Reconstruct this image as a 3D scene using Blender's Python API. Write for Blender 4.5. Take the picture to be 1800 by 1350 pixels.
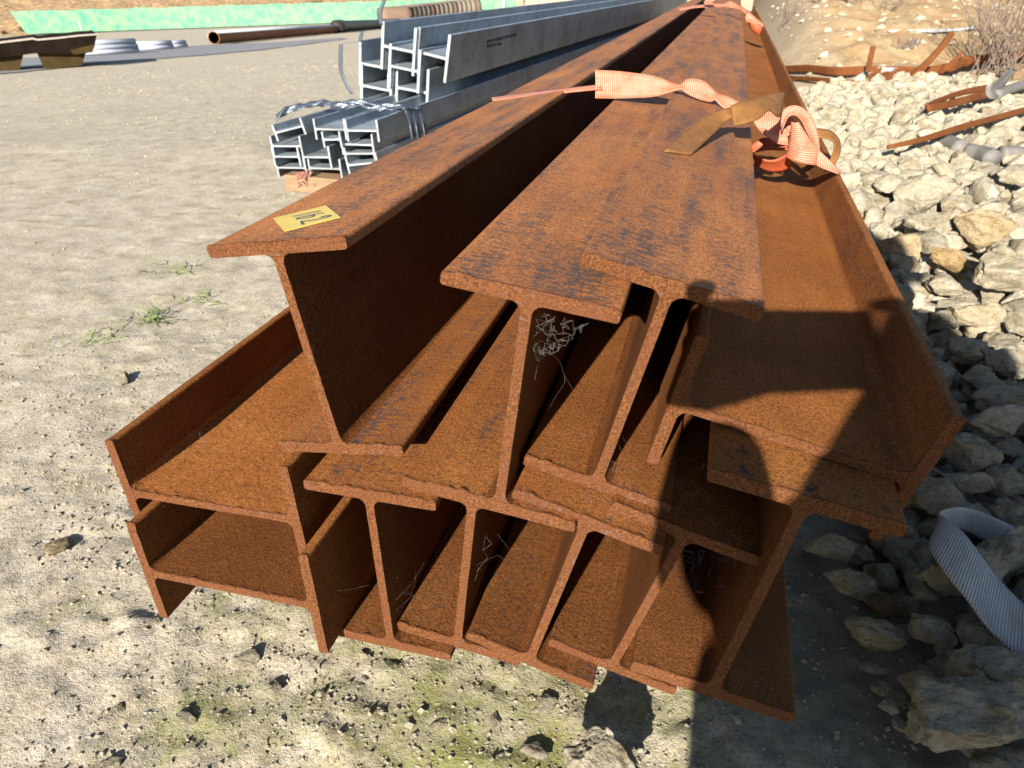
import bpy, bmesh, math, random
import numpy as np
from mathutils import Vector, Matrix
random.seed(7); RNG = np.random.default_rng(11)
C = bpy.context.scene.collection
scene = bpy.context.scene
for o in list(bpy.data.objects): bpy.data.objects.remove(o)

# ------------------------------------------------------------------ camera
F = 1240.0                        # focal length in pixels of the 1800 x 1350 photograph
CAMZ = 0.70
AX = np.array([[0.96334784, 0.13442043, -0.23214671],      # world x, y, z seen from the camera (right, down, forward)
               [0.26825537, -0.48272521, 0.83367585],
               [0.0, -0.86539443, -0.50109129]])
cam_d = bpy.data.cameras.new('camera'); cam = bpy.data.objects.new('camera', cam_d); C.objects.link(cam)
R = Matrix(((AX[0][0], -AX[0][1], -AX[0][2]), (AX[1][0], -AX[1][1], -AX[1][2]), (AX[2][0], -AX[2][1], -AX[2][2]))).to_4x4()
cam.matrix_world = Matrix.Translation((0, 0, CAMZ)) @ R
cam_d.sensor_width = 36; cam_d.lens = F / 1800 * 36
cam_d.clip_start = 0.02; cam_d.clip_end = 600
cam_d.dof.use_dof = True; cam_d.dof.focus_distance = 0.78; cam_d.dof.aperture_fstop = 13.0
scene.camera = cam
# ------------------------------------------------------------------ light
SUN_AZ, SUN_EL = math.radians(5.1), math.radians(24.0)
SD = np.array([math.sin(SUN_AZ) * math.cos(SUN_EL), math.cos(SUN_AZ) * math.cos(SUN_EL), -math.sin(SUN_EL)])   # travel direction
world = bpy.data.worlds.new('World'); scene.world = world; world.use_nodes = True
wn = world.node_tree.nodes; wl = world.node_tree.links
sky = wn.new('ShaderNodeTexSky'); sky.sky_type = 'NISHITA'; sky.sun_disc = False
sky.dust_density = 0.4; sky.sun_elevation = SUN_EL; sky.sun_rotation = math.pi + SUN_AZ
wl.new(sky.outputs[0], wn['Background'].inputs[0]); wn['Background'].inputs[1].default_value = 0.058
sd = bpy.data.lights.new('sun', 'SUN'); sd.energy = 5.0; sd.angle = math.radians(0.53); sd.color = (1.0, 0.93, 0.82)
so = bpy.data.objects.new('sun', sd); C.objects.link(so); so.location = (-2, -6, 5)
so.rotation_euler = Vector(SD).to_track_quat('-Z', 'Y').to_euler()
vs = scene.view_settings
vs.view_transform = 'Standard'; vs.look = 'None'; vs.gamma = 1; vs.use_curve_mapping = False; vs.exposure = 1.55

# ------------------------------------------------------------------ helpers
def ray(px, py):
    r = np.array([px - 900, py - 675, F]); return AX @ r
CAM = np.array([0, 0, CAMZ])
def at_y(px, py, y): r = ray(px, py); return CAM + r * (y / r[1])
def on_z(px, py, z): r = ray(px, py); return CAM + r * ((z - CAMZ) / r[2])
def at_plane(px, py, q, n): r = ray(px, py); return CAM + r * (np.dot(q - CAM, n) / np.dot(r, n))
def depth_of(p): return float(np.dot(AX[:, 2], np.asarray(p) - CAM))
def sstep(a, b, x): t = np.clip((x - a) / (b - a), 0, 1); return t * t * (3 - 2 * t)
def h01(ix, iy, iz, s):
    n = (ix.astype(np.int64) * 374761393 + iy.astype(np.int64) * 668265263 + iz.astype(np.int64) * 2147483647 + s * 974634777) & 0xffffffff
    n = ((n ^ (n >> 13)) * 1274126177) & 0xffffffff
    n = ((n ^ (n >> 16)) * 2246822519) & 0xffffffff
    return ((n ^ (n >> 15)) & 0xffffff) / float(0xffffff)
def vnoise(P, s=0):
    P = np.asarray(P, float); i = np.floor(P).astype(np.int64); f = P - i; f = f * f * (3 - 2 * f); r = 0
    for dx in (0, 1):
        for dy in (0, 1):
            for dz in (0, 1):
                w = (f[:, 0] if dx else 1 - f[:, 0]) * (f[:, 1] if dy else 1 - f[:, 1]) * (f[:, 2] if dz else 1 - f[:, 2])
                r = r + w * h01(i[:, 0] + dx, i[:, 1] + dy, i[:, 2] + dz, s)
    return r * 2 - 1
def fbm(P, o=4, s=0, gain=0.5):
    r = 0; a = 1; P = np.asarray(P, float)
    for k in range(o): r = r + a * vnoise(P * (2.03 ** k), s + k); a *= gain
    return r
def tag(o, label=None, cat=None, group=None, kind=None):
    if label: o['label'] = label
    if cat: o['category'] = cat
    if group: o['group'] = group
    if kind: o['kind'] = kind
    return o
def mesh_obj(name, verts, faces, mat=None, parent=None, smooth=False, fm=None, uv=None):
    me = bpy.data.meshes.new(name); me.from_pydata([tuple(map(float, v)) for v in verts], [], faces)
    mats = mat if isinstance(mat, (list, tuple)) else [mat]
    for m in mats:
        if m: me.materials.append(m)
    if fm is not None: me.polygons.foreach_set('material_index', fm)
    if smooth: me.polygons.foreach_set('use_smooth', [True] * len(faces))
    if uv is not None:
        l = me.uv_layers.new(name='UVMap')
        idx = np.empty(len(me.loops), np.int32); me.loops.foreach_get('vertex_index', idx)
        l.data.foreach_set('uv', np.asarray(uv, np.float32)[idx].ravel())
    me.update()
    o = bpy.data.objects.new(name, me); C.objects.link(o)
    if parent: o.parent = parent
    return o
def fast_mesh(name, V, Fc, mat, smooth=True):
    V = np.asarray(V, np.float32); Fc = np.asarray(Fc, np.int32); n = Fc.shape[1]
    me = bpy.data.meshes.new(name); me.vertices.add(len(V)); me.vertices.foreach_set('co', V.ravel())
    me.loops.add(Fc.size); me.loops.foreach_set('vertex_index', Fc.ravel())
    me.polygons.add(len(Fc)); me.polygons.foreach_set('loop_start', np.arange(0, Fc.size, n, dtype=np.int32))
    me.polygons.foreach_set('loop_total', np.full(len(Fc), n, np.int32))
    me.polygons.foreach_set('use_smooth', np.full(len(Fc), smooth))
    me.materials.append(mat); me.update(); me.validate()
    o = bpy.data.objects.new(name, me); C.objects.link(o); return o
def empty(name, loc=(0, 0, 0), rot=(0, 0, 0)):
    o = bpy.data.objects.new(name, None); C.objects.link(o); o.location = loc; o.rotation_euler = rot
    o.empty_display_size = 0.05; return o
def smoothline(P, n):
    P = np.asarray(P, float); m = len(P)
    if m < 3: t = np.linspace(0, 1, n)[:, None]; return P[0] * (1 - t) + P[-1] * t
    Q = np.vstack([2 * P[0] - P[1], P, 2 * P[-1] - P[-2]]); out = []
    for t in np.linspace(0, m - 1 - 1e-6, n):
        i = int(t); u = t - i; a, b, c, d = Q[i], Q[i + 1], Q[i + 2], Q[i + 3]
        out.append(0.5 * (2 * b + (c - a) * u + (2 * a - 5 * b + 4 * c - d) * u * u + (3 * b - a - 3 * c + d) * u ** 3))
    return np.array(out)
def ribbon(name, A, B, t, mat, parent=None, n=None, bow=0.0, cols=4, wob=0.0):
    """a strap between two edge curves, with real thickness"""
    n = n or max(8, 6 * len(A)); A = smoothline(A, n); B = smoothline(B, n)
    L = np.concatenate([[0], np.cumsum(np.linalg.norm(np.diff((A + B) / 2, axis=0), axis=1))])
    V = []; UV = []; G = np.array([[A[i] * (1 - k / cols) + B[i] * k / cols for k in range(cols + 1)] for i in range(n)])
    du = np.gradient(G, axis=0); dv = np.gradient(G, axis=1); N = np.cross(du, dv); N /= np.linalg.norm(N, axis=2, keepdims=True) + 1e-12
    for i in range(n):
        w = np.linalg.norm(B[i] - A[i])
        for k in range(cols + 1):
            s = k / cols; off = bow * w * 4 * s * (1 - s)
            if wob: off += wob * math.sin(L[i] * 90 + k) * math.sin(L[i] * 41)
            G[i, k] += N[i, k] * off
    top = (G + N * t / 2).reshape(-1, 3); bot = (G - N * t / 2).reshape(-1, 3); m = len(top); W = cols + 1
    for i in range(n):
        for k in range(W): UV.append((L[i], np.linalg.norm(B[i] - A[i]) * (k / cols)))
    faces = []
    for i in range(n - 1):
        for k in range(cols):
            a, b, c, d = i * W + k, i * W + k + 1, (i + 1) * W + k + 1, (i + 1) * W + k
            faces += [(a, d, c, b), (m + a, m + b, m + c, m + d)]
        a, d = i * W, (i + 1) * W; faces.append((a, m + a, m + d, d))
        a, d = i * W + cols, (i + 1) * W + cols; faces.append((a, d, m + d, m + a))
    for k in range(cols):
        faces.append((k, k + 1, m + k + 1, m + k)); e = (n - 1) * W; faces.append((e + k, m + e + k, m + e + k + 1, e + k + 1))
    return mesh_obj(name, np.vstack([top, bot]), faces, mat, parent, True, uv=UV + UV)
def tube_data(P, r, sides=6, closed_ends=True):
    P = np.asarray(P, float); n = len(P); T = np.gradient(P, axis=0); V = []; Fc = []
    rr = r if hasattr(r, '__len__') else [r] * n
    up = np.array([0.31, 0.22, 0.92])
    for i in range(n):
        t = T[i] / (np.linalg.norm(T[i]) + 1e-12); a = np.cross(t, up); a /= np.linalg.norm(a) + 1e-12; b = np.cross(t, a)
        for k in range(sides):
            an = 2 * math.pi * k / sides; V.append(P[i] + rr[i] * (math.cos(an) * a + math.sin(an) * b))
    for i in range(n - 1):
        for k in range(sides):
            k2 = (k + 1) % sides; Fc.append((i * sides + k, i * sides + k2, (i + 1) * sides + k2, (i + 1) * sides + k))
    if closed_ends: Fc.append(tuple(range(sides - 1, -1, -1))); Fc.append(tuple((n - 1) * sides + k for k in range(sides)))
    return V, Fc
class MB:
    def __init__(s): s.V = []; s.F = []
    def add(s, V, Fc): o = len(s.V); s.V += [np.asarray(v, float) for v in V]; s.F += [tuple(i + o for i in f) for f in Fc]; return s
    def tube(s, P, r, sides=6): return s.add(*tube_data(P, r, sides))
    def hexa(s, p):   # 8 corner points: 4 bottom then 4 top
        return s.add(p, [(0, 3, 2, 1), (4, 5, 6, 7), (0, 1, 5, 4), (1, 2, 6, 5), (2, 3, 7, 6), (3, 0, 4, 7)])
    def box(s, c, size, ax=None):
        ax = np.eye(3) if ax is None else ax; h = np.array(size) / 2
        return s.hexa([np.array(c) + ax @ (h * np.array(q)) for q in ((-1, -1, -1), (1, -1, -1), (1, 1, -1), (-1, 1, -1), (-1, -1, 1), (1, -1, 1), (1, 1, 1), (-1, 1, 1))])
    def build(s, name, mat, parent=None, smooth=False): return mesh_obj(name, s.V, s.F, mat, parent, smooth)

# ------------------------------------------------------------------ materials
class NT:
    def __init__(s, name):
        s.m = bpy.data.materials.new(name); s.m.use_nodes = True; s.t = s.m.node_tree; s.N = s.t.nodes; s.L = s.t.links; s.b = s.N['Principled BSDF']
        s.tc = s.N.new('ShaderNodeTexCoord')
    def n(s, t, **kw):
        o = s.N.new(t)
        for k, v in kw.items(): setattr(o, k, v)
        return o
    def link(s, a, b): s.L.new(a, b)
    def coord(s, scale=(1, 1, 1), src='Object', rnd=True):
        mp = s.n('ShaderNodeMapping'); mp.inputs['Scale'].default_value = scale
        s.link(s.tc.outputs[src], mp.inputs[0])
        if rnd:
            oi = s.n('ShaderNodeObjectInfo'); mu = s.n('ShaderNodeMath', operation='MULTIPLY'); mu.inputs[1].default_value = 37.0
            s.link(oi.outputs['Random'], mu.inputs[0]); s.link(mu.outputs[0], mp.inputs['Location'])
        return mp.outputs[0]
    def noise(s, scale, detail=4, rough=0.55, co=None, dist=0.0):
        o = s.n('ShaderNodeTexNoise'); o.inputs['Scale'].default_value = scale; o.inputs['Detail'].default_value = detail
        o.inputs['Roughness'].default_value = rough; o.inputs['Distortion'].default_value = dist
        if co is not None: s.link(co, o.inputs['Vector'])
        return o.outputs['Fac']
    def voro(s, scale, co=None, feature='F1'):
        o = s.n('ShaderNodeTexVoronoi', feature=feature); o.inputs['Scale'].default_value = scale
        if co is not None: s.link(co, o.inputs['Vector'])
        return o.outputs['Distance']
    def ramp(s, fac, stops):
        o = s.n('ShaderNodeValToRGB'); e = o.color_ramp.elements
        while len(e) < len(stops): e.new(0.5)
        for el, (p, c) in zip(e, stops): el.position = p; el.color = (*c, 1) if len(c) == 3 else c
        s.link(fac, o.inputs[0]); return o.outputs[0]
    def rng(s, fac, a, b, c=0, d=1):
        o = s.n('ShaderNodeMapRange'); s.link(fac, o.inputs[0])
        for i, v in zip((1, 2, 3, 4), (a, b, c, d)): o.inputs[i].default_value = v
        return o.outputs[0]
    def mix(s, f, a, b, blend='MIX'):
        o = s.n('ShaderNodeMix', data_type='RGBA', blend_type=blend)
        for v, i in ((f, 0), (a, 6), (b, 7)):
            if isinstance(v, (int, float)): o.inputs[i].default_value = v
            elif isinstance(v, tuple): o.inputs[i].default_value = (*v, 1)
            else: s.link(v, o.inputs[i])
        return o.outputs[2]
    def math(s, op, a, b=0.0):
        o = s.n('ShaderNodeMath', operation=op)
        for v, i in ((a, 0), (b, 1)):
            if isinstance(v, (int, float)): o.inputs[i].default_value = v
            else: s.link(v, o.inputs[i])
        return o.outputs[0]
    def bump(s, h, dist, strength=1.0, prev=None):
        o = s.n('ShaderNodeBump'); o.inputs['Strength'].default_value = strength; o.inputs['Distance'].default_value = dist
        s.link(h, o.inputs['Height'])
        if prev is not None: s.link(prev, o.inputs['Normal'])
        return o.outputs[0]
    def fin(s, col, rough=0.8, bump=None, metal=0.0, spec=0.3):
        if isinstance(col, tuple): s.b.inputs['Base Color'].default_value = (*col, 1)
        else: s.link(col, s.b.inputs['Base Color'])
        if isinstance(rough, (int, float)): s.b.inputs['Roughness'].default_value = rough
        else: s.link(rough, s.b.inputs['Roughness'])
        s.b.inputs['Metallic'].default_value = metal; s.b.inputs['Specular IOR Level'].default_value = spec
        if bump is not None: s.link(bump, s.b.inputs['Normal'])
        return s.m
def make_rust(name, mill=0.0, tone=(1, 1, 1), dark=0.0, flake=False):
    k = NT(name); co = k.coord()
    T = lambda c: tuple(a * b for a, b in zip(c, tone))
    big = k.noise(7, 6, 0.6, co)
    col = k.ramp(big, [(0.26, T((0.165, 0.060, 0.018))), (0.45, T((0.228, 0.084, 0.022))), (0.58, T((0.262, 0.100, 0.026))), (0.78, T((0.31, 0.130, 0.038)))])
    st = k.noise(3, 4, 0.6, k.coord((26, 1.1, 26)))                       # runs along the beam
    col = k.mix(k.rng(st, 0.35, 0.75, 0, 0.55), col, T((0.19, 0.066, 0.019)))
    grain = k.noise(430, 4, 0.8, co)
    col = k.mix(1.0, col, k.ramp(grain, [(0.34, (0.30, 0.27, 0.26)), (0.5, (1, 1, 1)), (0.66, (1.5, 1.46, 1.4))]), 'MULTIPLY')
    sp = k.noise(190, 4, 0.7, co)
    col = k.mix(k.rng(sp, 0.60, 0.74, 0, 0.7), col, T((0.085, 0.036, 0.020)))
    if mill > 0:
        scr = k.noise(1.0, 5, 0.8, k.coord((70, 260, 70)), 0.8)          # short scratches across the flange, dark mill scale between
        pat = k.noise(1.0, 5, 0.65, k.coord((30, 4.5, 30)))
        fine = k.noise(310, 4, 0.8, co)
        v = k.math('ADD', k.math('MULTIPLY', pat, 0.58), k.math('ADD', k.math('MULTIPLY', scr, 0.75), k.math('MULTIPLY', fine, 0.36)))
        lo = 0.985 - 0.115 * mill
        col = k.mix(k.rng(v, lo, lo + 0.11, 0, 0.9), col, (0.058, 0.046, 0.046))
    if flake:
        fl = k.math('ADD', k.math('MULTIPLY', k.noise(42, 3, 0.6, k.coord((1, 1.6, 1))), 0.8), k.math('MULTIPLY', k.noise(130, 3, 0.6, co), 0.2))
        col = k.mix(k.rng(fl, 0.575, 0.592, 0, 0.9), col, (0.055, 0.046, 0.042))
    if dark: col = k.mix(dark, col, (0.07, 0.03, 0.016))
    col = k.mix(1.0, col, (0.80, 0.80, 0.80), 'MULTIPLY')
    b1 = k.bump(grain, 0.0011, 1.0); b2 = k.bump(sp, 0.0012, 0.7, b1); b3 = k.bump(k.noise(45, 3, 0.6, co), 0.0018, 0.5, b2)
    return k.fin(col, 0.74 if mill > 1 else 0.84, b3, spec=0.22 if mill > 1 else 0.10)
def make_rust_end(name):
    k = NT(name); co = k.coord()
    g = k.noise(520, 4, 0.8, co); v = k.voro(800, co)
    col = k.ramp(g, [(0.34, (0.030, 0.011, 0.005)), (0.46, (0.092, 0.033, 0.011)), (0.56, (0.140, 0.053, 0.018)), (0.72, (0.215, 0.100, 0.043))])
    col = k.mix(k.rng(k.noise(26, 4, 0.6, co), 0.45, 0.65, 0, 0.45), col, (0.115, 0.042, 0.020))
    col = k.mix(k.rng(k.noise(170, 3, 0.6, co), 0.63, 0.70, 0, 0.5), col, (0.13, 0.10, 0.10))
    b = k.bump(g, 0.0016, 0.9); b = k.bump(v, 0.0007, 0.6, b); b = k.bump(k.noise(240, 3, 0.6, co), 0.0012, 0.5, b)
    return k.fin(col, 0.88, b, spec=0.15)
M = {}
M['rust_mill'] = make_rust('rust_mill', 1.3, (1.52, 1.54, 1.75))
M['rust_some'] = make_rust('rust_some', 0.85, (1.12, 1.11, 1.16))
M['rust'] = make_rust('rust', 0.2, (0.97, 0.97, 1.0))
M['rust_tan'] = make_rust('rust_tan', 0.08, (1.20, 1.17, 1.16))
M['rust_web_shade'] = make_rust('rust_web_shade', 0.0, (0.60, 0.58, 0.62))  # shaded copy of the web rust: shade between upright beams put into colour
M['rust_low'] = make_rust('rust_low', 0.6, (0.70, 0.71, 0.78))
M['rust_flake'] = make_rust('rust_flake', 0.0, (1.15, 1.2, 1.2), 0.0, True)
M['rust_end'] = make_rust_end('rust_end')
M['rust_dark'] = make_rust('rust_dark', 0.0, (0.75, 0.7, 0.8), 0.15)
def make_ground():
    k = NT('limestone_dirt'); co = k.coord(rnd=False)
    a = k.noise(1.1, 6, 0.6, co); b = k.noise(14, 5, 0.65, co); c = k.noise(160, 4, 0.7, co)
    col = k.ramp(b, [(0.28, (0.27, 0.235, 0.165)), (0.45, (0.40, 0.36, 0.275)), (0.62, (0.48, 0.44, 0.35)), (0.8, (0.56, 0.525, 0.44))])
    col = k.mix(k.rng(a, 0.42, 0.68, 0, 0.35), col, (0.36, 0.32, 0.255))
    col = k.mix(0.85, col, k.ramp(c, [(0.30, (0.42, 0.40, 0.37)), (0.47, (1, 1, 1)), (0.72, (1.3, 1.29, 1.27))]), 'MULTIPLY')
    # thin green algae, strongest beside the near end of the rusty stack
    sep = k.n('ShaderNodeSeparateXYZ'); k.link(k.tc.outputs['Object'], sep.inputs[0])
    dx = k.math('SUBTRACT', sep.outputs[0], -0.16); dy = k.math('SUBTRACT', sep.outputs[1], 0.46)
    d = k.math('SQRT', k.math('ADD', k.math('MULTIPLY', dx, dx), k.math('MULTIPLY', dy, dy)))
    near = k.rng(d, 0.05, 0.70, 0.165, -0.06)
    m = k.math('ADD', k.math('ADD', k.math('MULTIPLY', k.noise(9, 5, 0.7, co), 0.75), k.math('MULTIPLY', k.noise(60, 4, 0.7, co), 0.25)), near)
    col = k.mix(k.rng(m, 0.53, 0.74, 0, 0.85), col, (0.185, 0.205, 0.042))
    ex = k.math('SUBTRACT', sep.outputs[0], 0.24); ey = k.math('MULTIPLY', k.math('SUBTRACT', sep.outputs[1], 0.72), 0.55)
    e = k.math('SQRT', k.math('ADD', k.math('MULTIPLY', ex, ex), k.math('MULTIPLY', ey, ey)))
    dark_patch = k.math('ADD', k.rng(e, 0.05, 0.24, 1.0, 0.0), k.math('MULTIPLY', k.math('SUBTRACT', k.noise(22, 5, 0.7, co), 0.5), 1.2))  # darker brown patch of ground to the right of the beams
    col = k.mix(k.rng(dark_patch, 0.25, 0.75, 0, 0.8), col, (0.15, 0.14, 0.095))
    # browner soil up the bank
    bank = k.math('MULTIPLY', k.rng(sep.outputs[1], 4.6, 6.6, 0, 0.8), k.rng(sep.outputs[0], 0.2, 1.0, 0, 1))
    col = k.mix(bank, col, k.mix(k.rng(k.noise(4, 6, 0.7, co), 0.4, 0.62), (0.29, 0.165, 0.058), (0.40, 0.29, 0.15)))
    col = k.mix(1.0, col, (0.84, 0.81, 0.805), 'MULTIPLY')
    h = k.bump(c, 0.0026, 0.9); h = k.bump(k.noise(520, 3, 0.7, co), 0.0014, 0.8, h); h = k.bump(k.noise(46, 5, 0.7, co), 0.002, 0.4, h)
    return k.fin(col, 0.95, h, spec=0.1)
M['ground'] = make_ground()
def make_stone(name, tint=(1, 1, 1), rnd=True):
    k = NT(name); co = k.coord(rnd=rnd); q = .13 if rnd else 1.0
    T = lambda c: tuple(a * b for a, b in zip(c, tint))
    a = k.noise(16 * q, 6, 0.65, co); b = k.noise(62 * q, 6, 0.75, co)
    col = k.ramp(a, [(0.30, T((0.30, 0.245, 0.155))), (0.44, T((0.44, 0.395, 0.30))), (0.58, T((0.54, 0.505, 0.42))), (0.76, T((0.62, 0.59, 0.52)))])
    col = k.mix(k.rng(b, 0.54, 0.68, 0, 0.75), col, T((0.15, 0.128, 0.09)))
    oi = k.n('ShaderNodeObjectInfo')
    col = k.mix(1.0, col, k.ramp(oi.outputs['Random'], [(0, (0.90, 0.89, 0.87)), (0.5, (1.0, 0.98, 0.94)), (0.85, (1.06, 1.02, 0.95)), (1, (1.0, 0.86, 0.68))]), 'MULTIPLY')
    f = k.noise(260 * q, 5, 0.75, co); col = k.mix(1.0, col, (0.90, 0.875, 0.83), 'MULTIPLY')
    col = k.mix(0.8, col, k.ramp(f, [(0.3, (0.55, 0.53, 0.5)), (0.5, (1, 1, 1)), (0.7, (1.15, 1.15, 1.15))]), 'MULTIPLY')
    h = k.bump(f, 0.004, 1.0); h = k.bump(b, 0.010, 1.0, h); h = k.bump(a, 0.016, 0.6, h)
    return k.fin(col, 0.93, h, spec=0.12)
M['stone'] = make_stone('limestone'); M['stone_far'] = make_stone('limestone_rubble', rnd=False)
def make_zinc(name, base=(0.33, 0.385, 0.44), metal=0.55, rough=0.42):
    k = NT(name); co = k.coord()
    a = k.noise(5, 4, 0.6, k.coord((6, 0.7, 6))); b = k.voro(60, co)
    col = k.mix(k.rng(a, 0.4, 0.7, 0, 0.5), base, tuple(x * 0.72 for x in base))
    col = k.mix(k.rng(b, 0.1, 0.8, 0, 0.2), col, tuple(x * 1.2 for x in base))
    col = k.mix(k.rng(k.noise(1.0, 5, 0.7, k.coord((5, 7, 2))), 0.45, 0.66, 0, 0.6), col, (0.17, 0.155, 0.13))
    return k.fin(col, k.rng(k.noise(9, 4, 0.6, co), 0.3, 0.7, rough - 0.08, rough + 0.15), k.bump(k.noise(120, 3, 0.6, co), 0.0004, 0.5), metal, 0.5)
M['zinc'] = make_zinc('galvanised'); M['zinc_end'] = make_zinc('galvanised_cut', (0.26, 0.29, 0.32), 0.1, 0.6)
M['zinc_pale'] = make_zinc('galvanised_pale', (0.55, 0.58, 0.62), 0.2, 0.5)
def plain(name, col, rough=0.7, var=0.25, scale=30, bump=0.0, metal=0.0, spec=0.3, stretch=(1, 1, 1)):
    k = NT(name); co = k.coord(stretch); n = k.noise(scale, 5, 0.65, co)
    c = k.mix(k.rng(n, 0.3, 0.7), tuple(x * (1 - var) for x in col), tuple(min(1, x * (1 + var)) for x in col))
    return k.fin(c, rough, k.bump(n, bump) if bump else None, metal, spec)
def make_webbing(name, c1, c2, rib=340.0, stitch=None):
    k = NT(name); sep = k.n('ShaderNodeSeparateXYZ'); k.link(k.tc.outputs['UV'], sep.inputs[0])
    u, v = sep.outputs[0], sep.outputs[1]
    r = k.math('SINE', k.math('MULTIPLY', u, rib * 6.283)); r2 = k.math('SINE', k.math('MULTIPLY', v, rib * 1.1 * 6.283))
    w = k.math('MULTIPLY', k.math('ADD', r, k.math('MULTIPLY', r2, 0.12)), 0.5)
    col = k.mix(k.rng(w, -0.45, 0.6), c1, c2)
    col = k.mix(k.rng(k.noise(28, 4, 0.65, k.coord(src='UV', rnd=False)), 0.45, 0.62, 0, 0.8), col, c1)
    if stitch:
        line = k.math('GREATER_THAN', k.math('SINE', k.math('MULTIPLY', v, 135 * 6.283)), 0.90)
        dash = k.math('GREATER_THAN', k.math('SINE', k.math('MULTIPLY', u, 210 * 6.283)), 0.0)
        col = k.mix(k.math('MULTIPLY', k.math('MULTIPLY', line, dash), 0.35), col, stitch)
    b = k.bump(w, 0.0007, 0.9)
    return k.fin(col, 0.5, b, spec=0.5)
M['web_orange'] = make_webbing('orange_webbing', (0.36, 0.085, 0.034), (0.44, 0.235, 0.165), 300, (0.10, 0.05, 0.05))
M['web_grey'] = make_webbing('grey_webbing', (0.24, 0.235, 0.225), (0.42, 0.415, 0.40), 260)
M['orange'] = plain('orange_plastic', (0.30, 0.062, 0.024), 0.5, 0.15, 40)
M['tan'] = plain('tan_rusted_strip', (0.155, 0.068, 0.018), 0.8, 0.25, 60, 0.0006)
M['cobweb'] = plain('spider_silk', (0.24, 0.235, 0.225), 0.6, 0.05)
M['sticker'] = plain('yellow_sticker', (0.44, 0.32, 0.06), 0.45, 0.10, 30, 0.0004)
M['ink'] = plain('dark_blue_ink', (0.03, 0.045, 0.075), 0.6, 0.2)
M['steel_strap'] = plain('blued_steel_strapping', (0.085, 0.10, 0.13), 0.4, 0.2, 12, 0, 0.6)
M['timber'] = plain('timber', (0.20, 0.13, 0.075), 0.85, 0.25, 12, 0.002, stretch=(1, 8, 8))
M['black'] = plain('black_paint', (0.028, 0.024, 0.022), 0.55, 0.3, 8)
M['skip'] = plain('dark_brown_steel', (0.012, 0.008, 0.006), 0.95, 0.4, 4, spec=0.03)
M['skip_leg'] = plain('ochre_steel', (0.045, 0.030, 0.012), 0.95, 0.3, 5, spec=0.05)
M['skip_rim'] = plain('worn_grey_edge', (0.32, 0.28, 0.24), 0.7, 0.2)
M['pipe_zinc'] = plain('pipe_grey', (0.44, 0.46, 0.52), 0.5, 0.12, 6, 0, 0.2)
M['pipe_rust'] = plain('pipe_rust', (0.24, 0.088, 0.03), 0.8, 0.25, 6)
M['pipe_sheen'] = plain('pipe_sky_sheen', (0.44, 0.46, 0.50), 0.6, 0.1, 6)
M['tread'] = plain('ribbed_tan', (0.20, 0.165, 0.125), 0.85, 0.3, 14)
M['tread_brown'] = plain('ribbed_brown', (0.15, 0.10, 0.07), 0.85, 0.3, 14)
M['twig'] = plain('dry_twig', (0.15, 0.112, 0.09), 0.9, 0.25, 60)
M['leaf'] = plain('leaf_green', (0.07, 0.115, 0.025), 0.7, 0.5, 3)
M['bush'] = plain('scrub', (0.13, 0.095, 0.05), 0.9, 0.5, 5)
M['bark'] = plain('bark', (0.09, 0.06, 0.045), 0.9, 0.3, 30)
M['grass'] = plain('grass_blade', (0.13, 0.18, 0.055), 0.8, 0.3, 30)
M['strip_tone'] = plain('dark_grey_strip', (0.17, 0.17, 0.18), 0.9, 0.2, 40, 0.003)
M['white_wall'] = plain('white_render', (0.78, 0.76, 0.72), 0.9, 0.05)
M['roof'] = plain('grey_roof', (0.2, 0.2, 0.2), 0.8, 0.2)
M['container'] = plain('rusting_cream_paint', (0.42, 0.27, 0.19), 0.8, 0.45, 6)
M['cloth'] = plain('navy_cloth', (0.035, 0.045, 0.075), 0.9, 0.2, 40)
M['denim'] = plain('denim', (0.05, 0.07, 0.12), 0.9, 0.2, 60)
M['skin'] = plain('skin', (0.48, 0.29, 0.21), 0.55, 0.08, 30)
M['hair'] = plain('dark_hair', (0.03, 0.02, 0.015), 0.6, 0.3, 90)
M['phone'] = plain('black_phone', (0.015, 0.015, 0.018), 0.25, 0.1)
M['pvc'] = plain('weathered_pipe', (0.13, 0.122, 0.11), 0.6, 0.2, 18)
M['sheet'] = plain('grey_sheet', (0.26, 0.265, 0.275), 0.5, 0.2, 10)
def make_fence():
    k = NT('green_fence_paint'); co = k.coord()
    n = k.noise(0.55, 5, 0.65, co)
    c = k.mix(k.rng(n, 0.42, 0.62), (0.21, 0.37, 0.215), (0.095, 0.29, 0.21))
    return k.fin(c, 0.55, None, 0, 0.3)
M['fence'] = make_fence()

# ------------------------------------------------------------------ the ground
def base_z(x, y):
    x = np.asarray(x, float); y = np.asarray(y, float)
    wr = sstep(0.0, 0.7, x - 0.02 * y)
    z = -0.042 * np.maximum(0, y - 3.0) * (1 - wr) - 0.010 * np.maximum(0, -x - 6) * (1 - wr)
    lat = np.minimum(0, x * .963 + y * .268); z = z + .034 * lat * sstep(2.0, 7.0, np.hypot(x, y)) * (1 - wr)
    z = z + wr * (np.maximum(0, y - 5.4) * 0.10 * sstep(5.4, 8.5, y) + 0.03 * sstep(0.5, 1.2, x))
    return z
def ground_pt(px, py):
    r = ray(px, py); r = r / np.linalg.norm(r); t0 = 0.3
    t = t0
    for _ in range(4000):
        p = CAM + r * t
        if p[2] <= base_z(p[0], p[1]): break
        t += max(0.002, 0.004 * t)
        if t > 250: break
    return CAM + r * t
def rock_w(x, y):       # 1 inside the rubble
    e = 0.25 + 0.13 * sstep(0.85, 1.3, y) * 0 + 0.02 * np.sin(y * 9.0)
    return sstep(e - 0.03, e + 0.10, x) * (1 - sstep(5.6, 6.4, y + 0.25 * np.sin(x * 3)))
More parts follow.
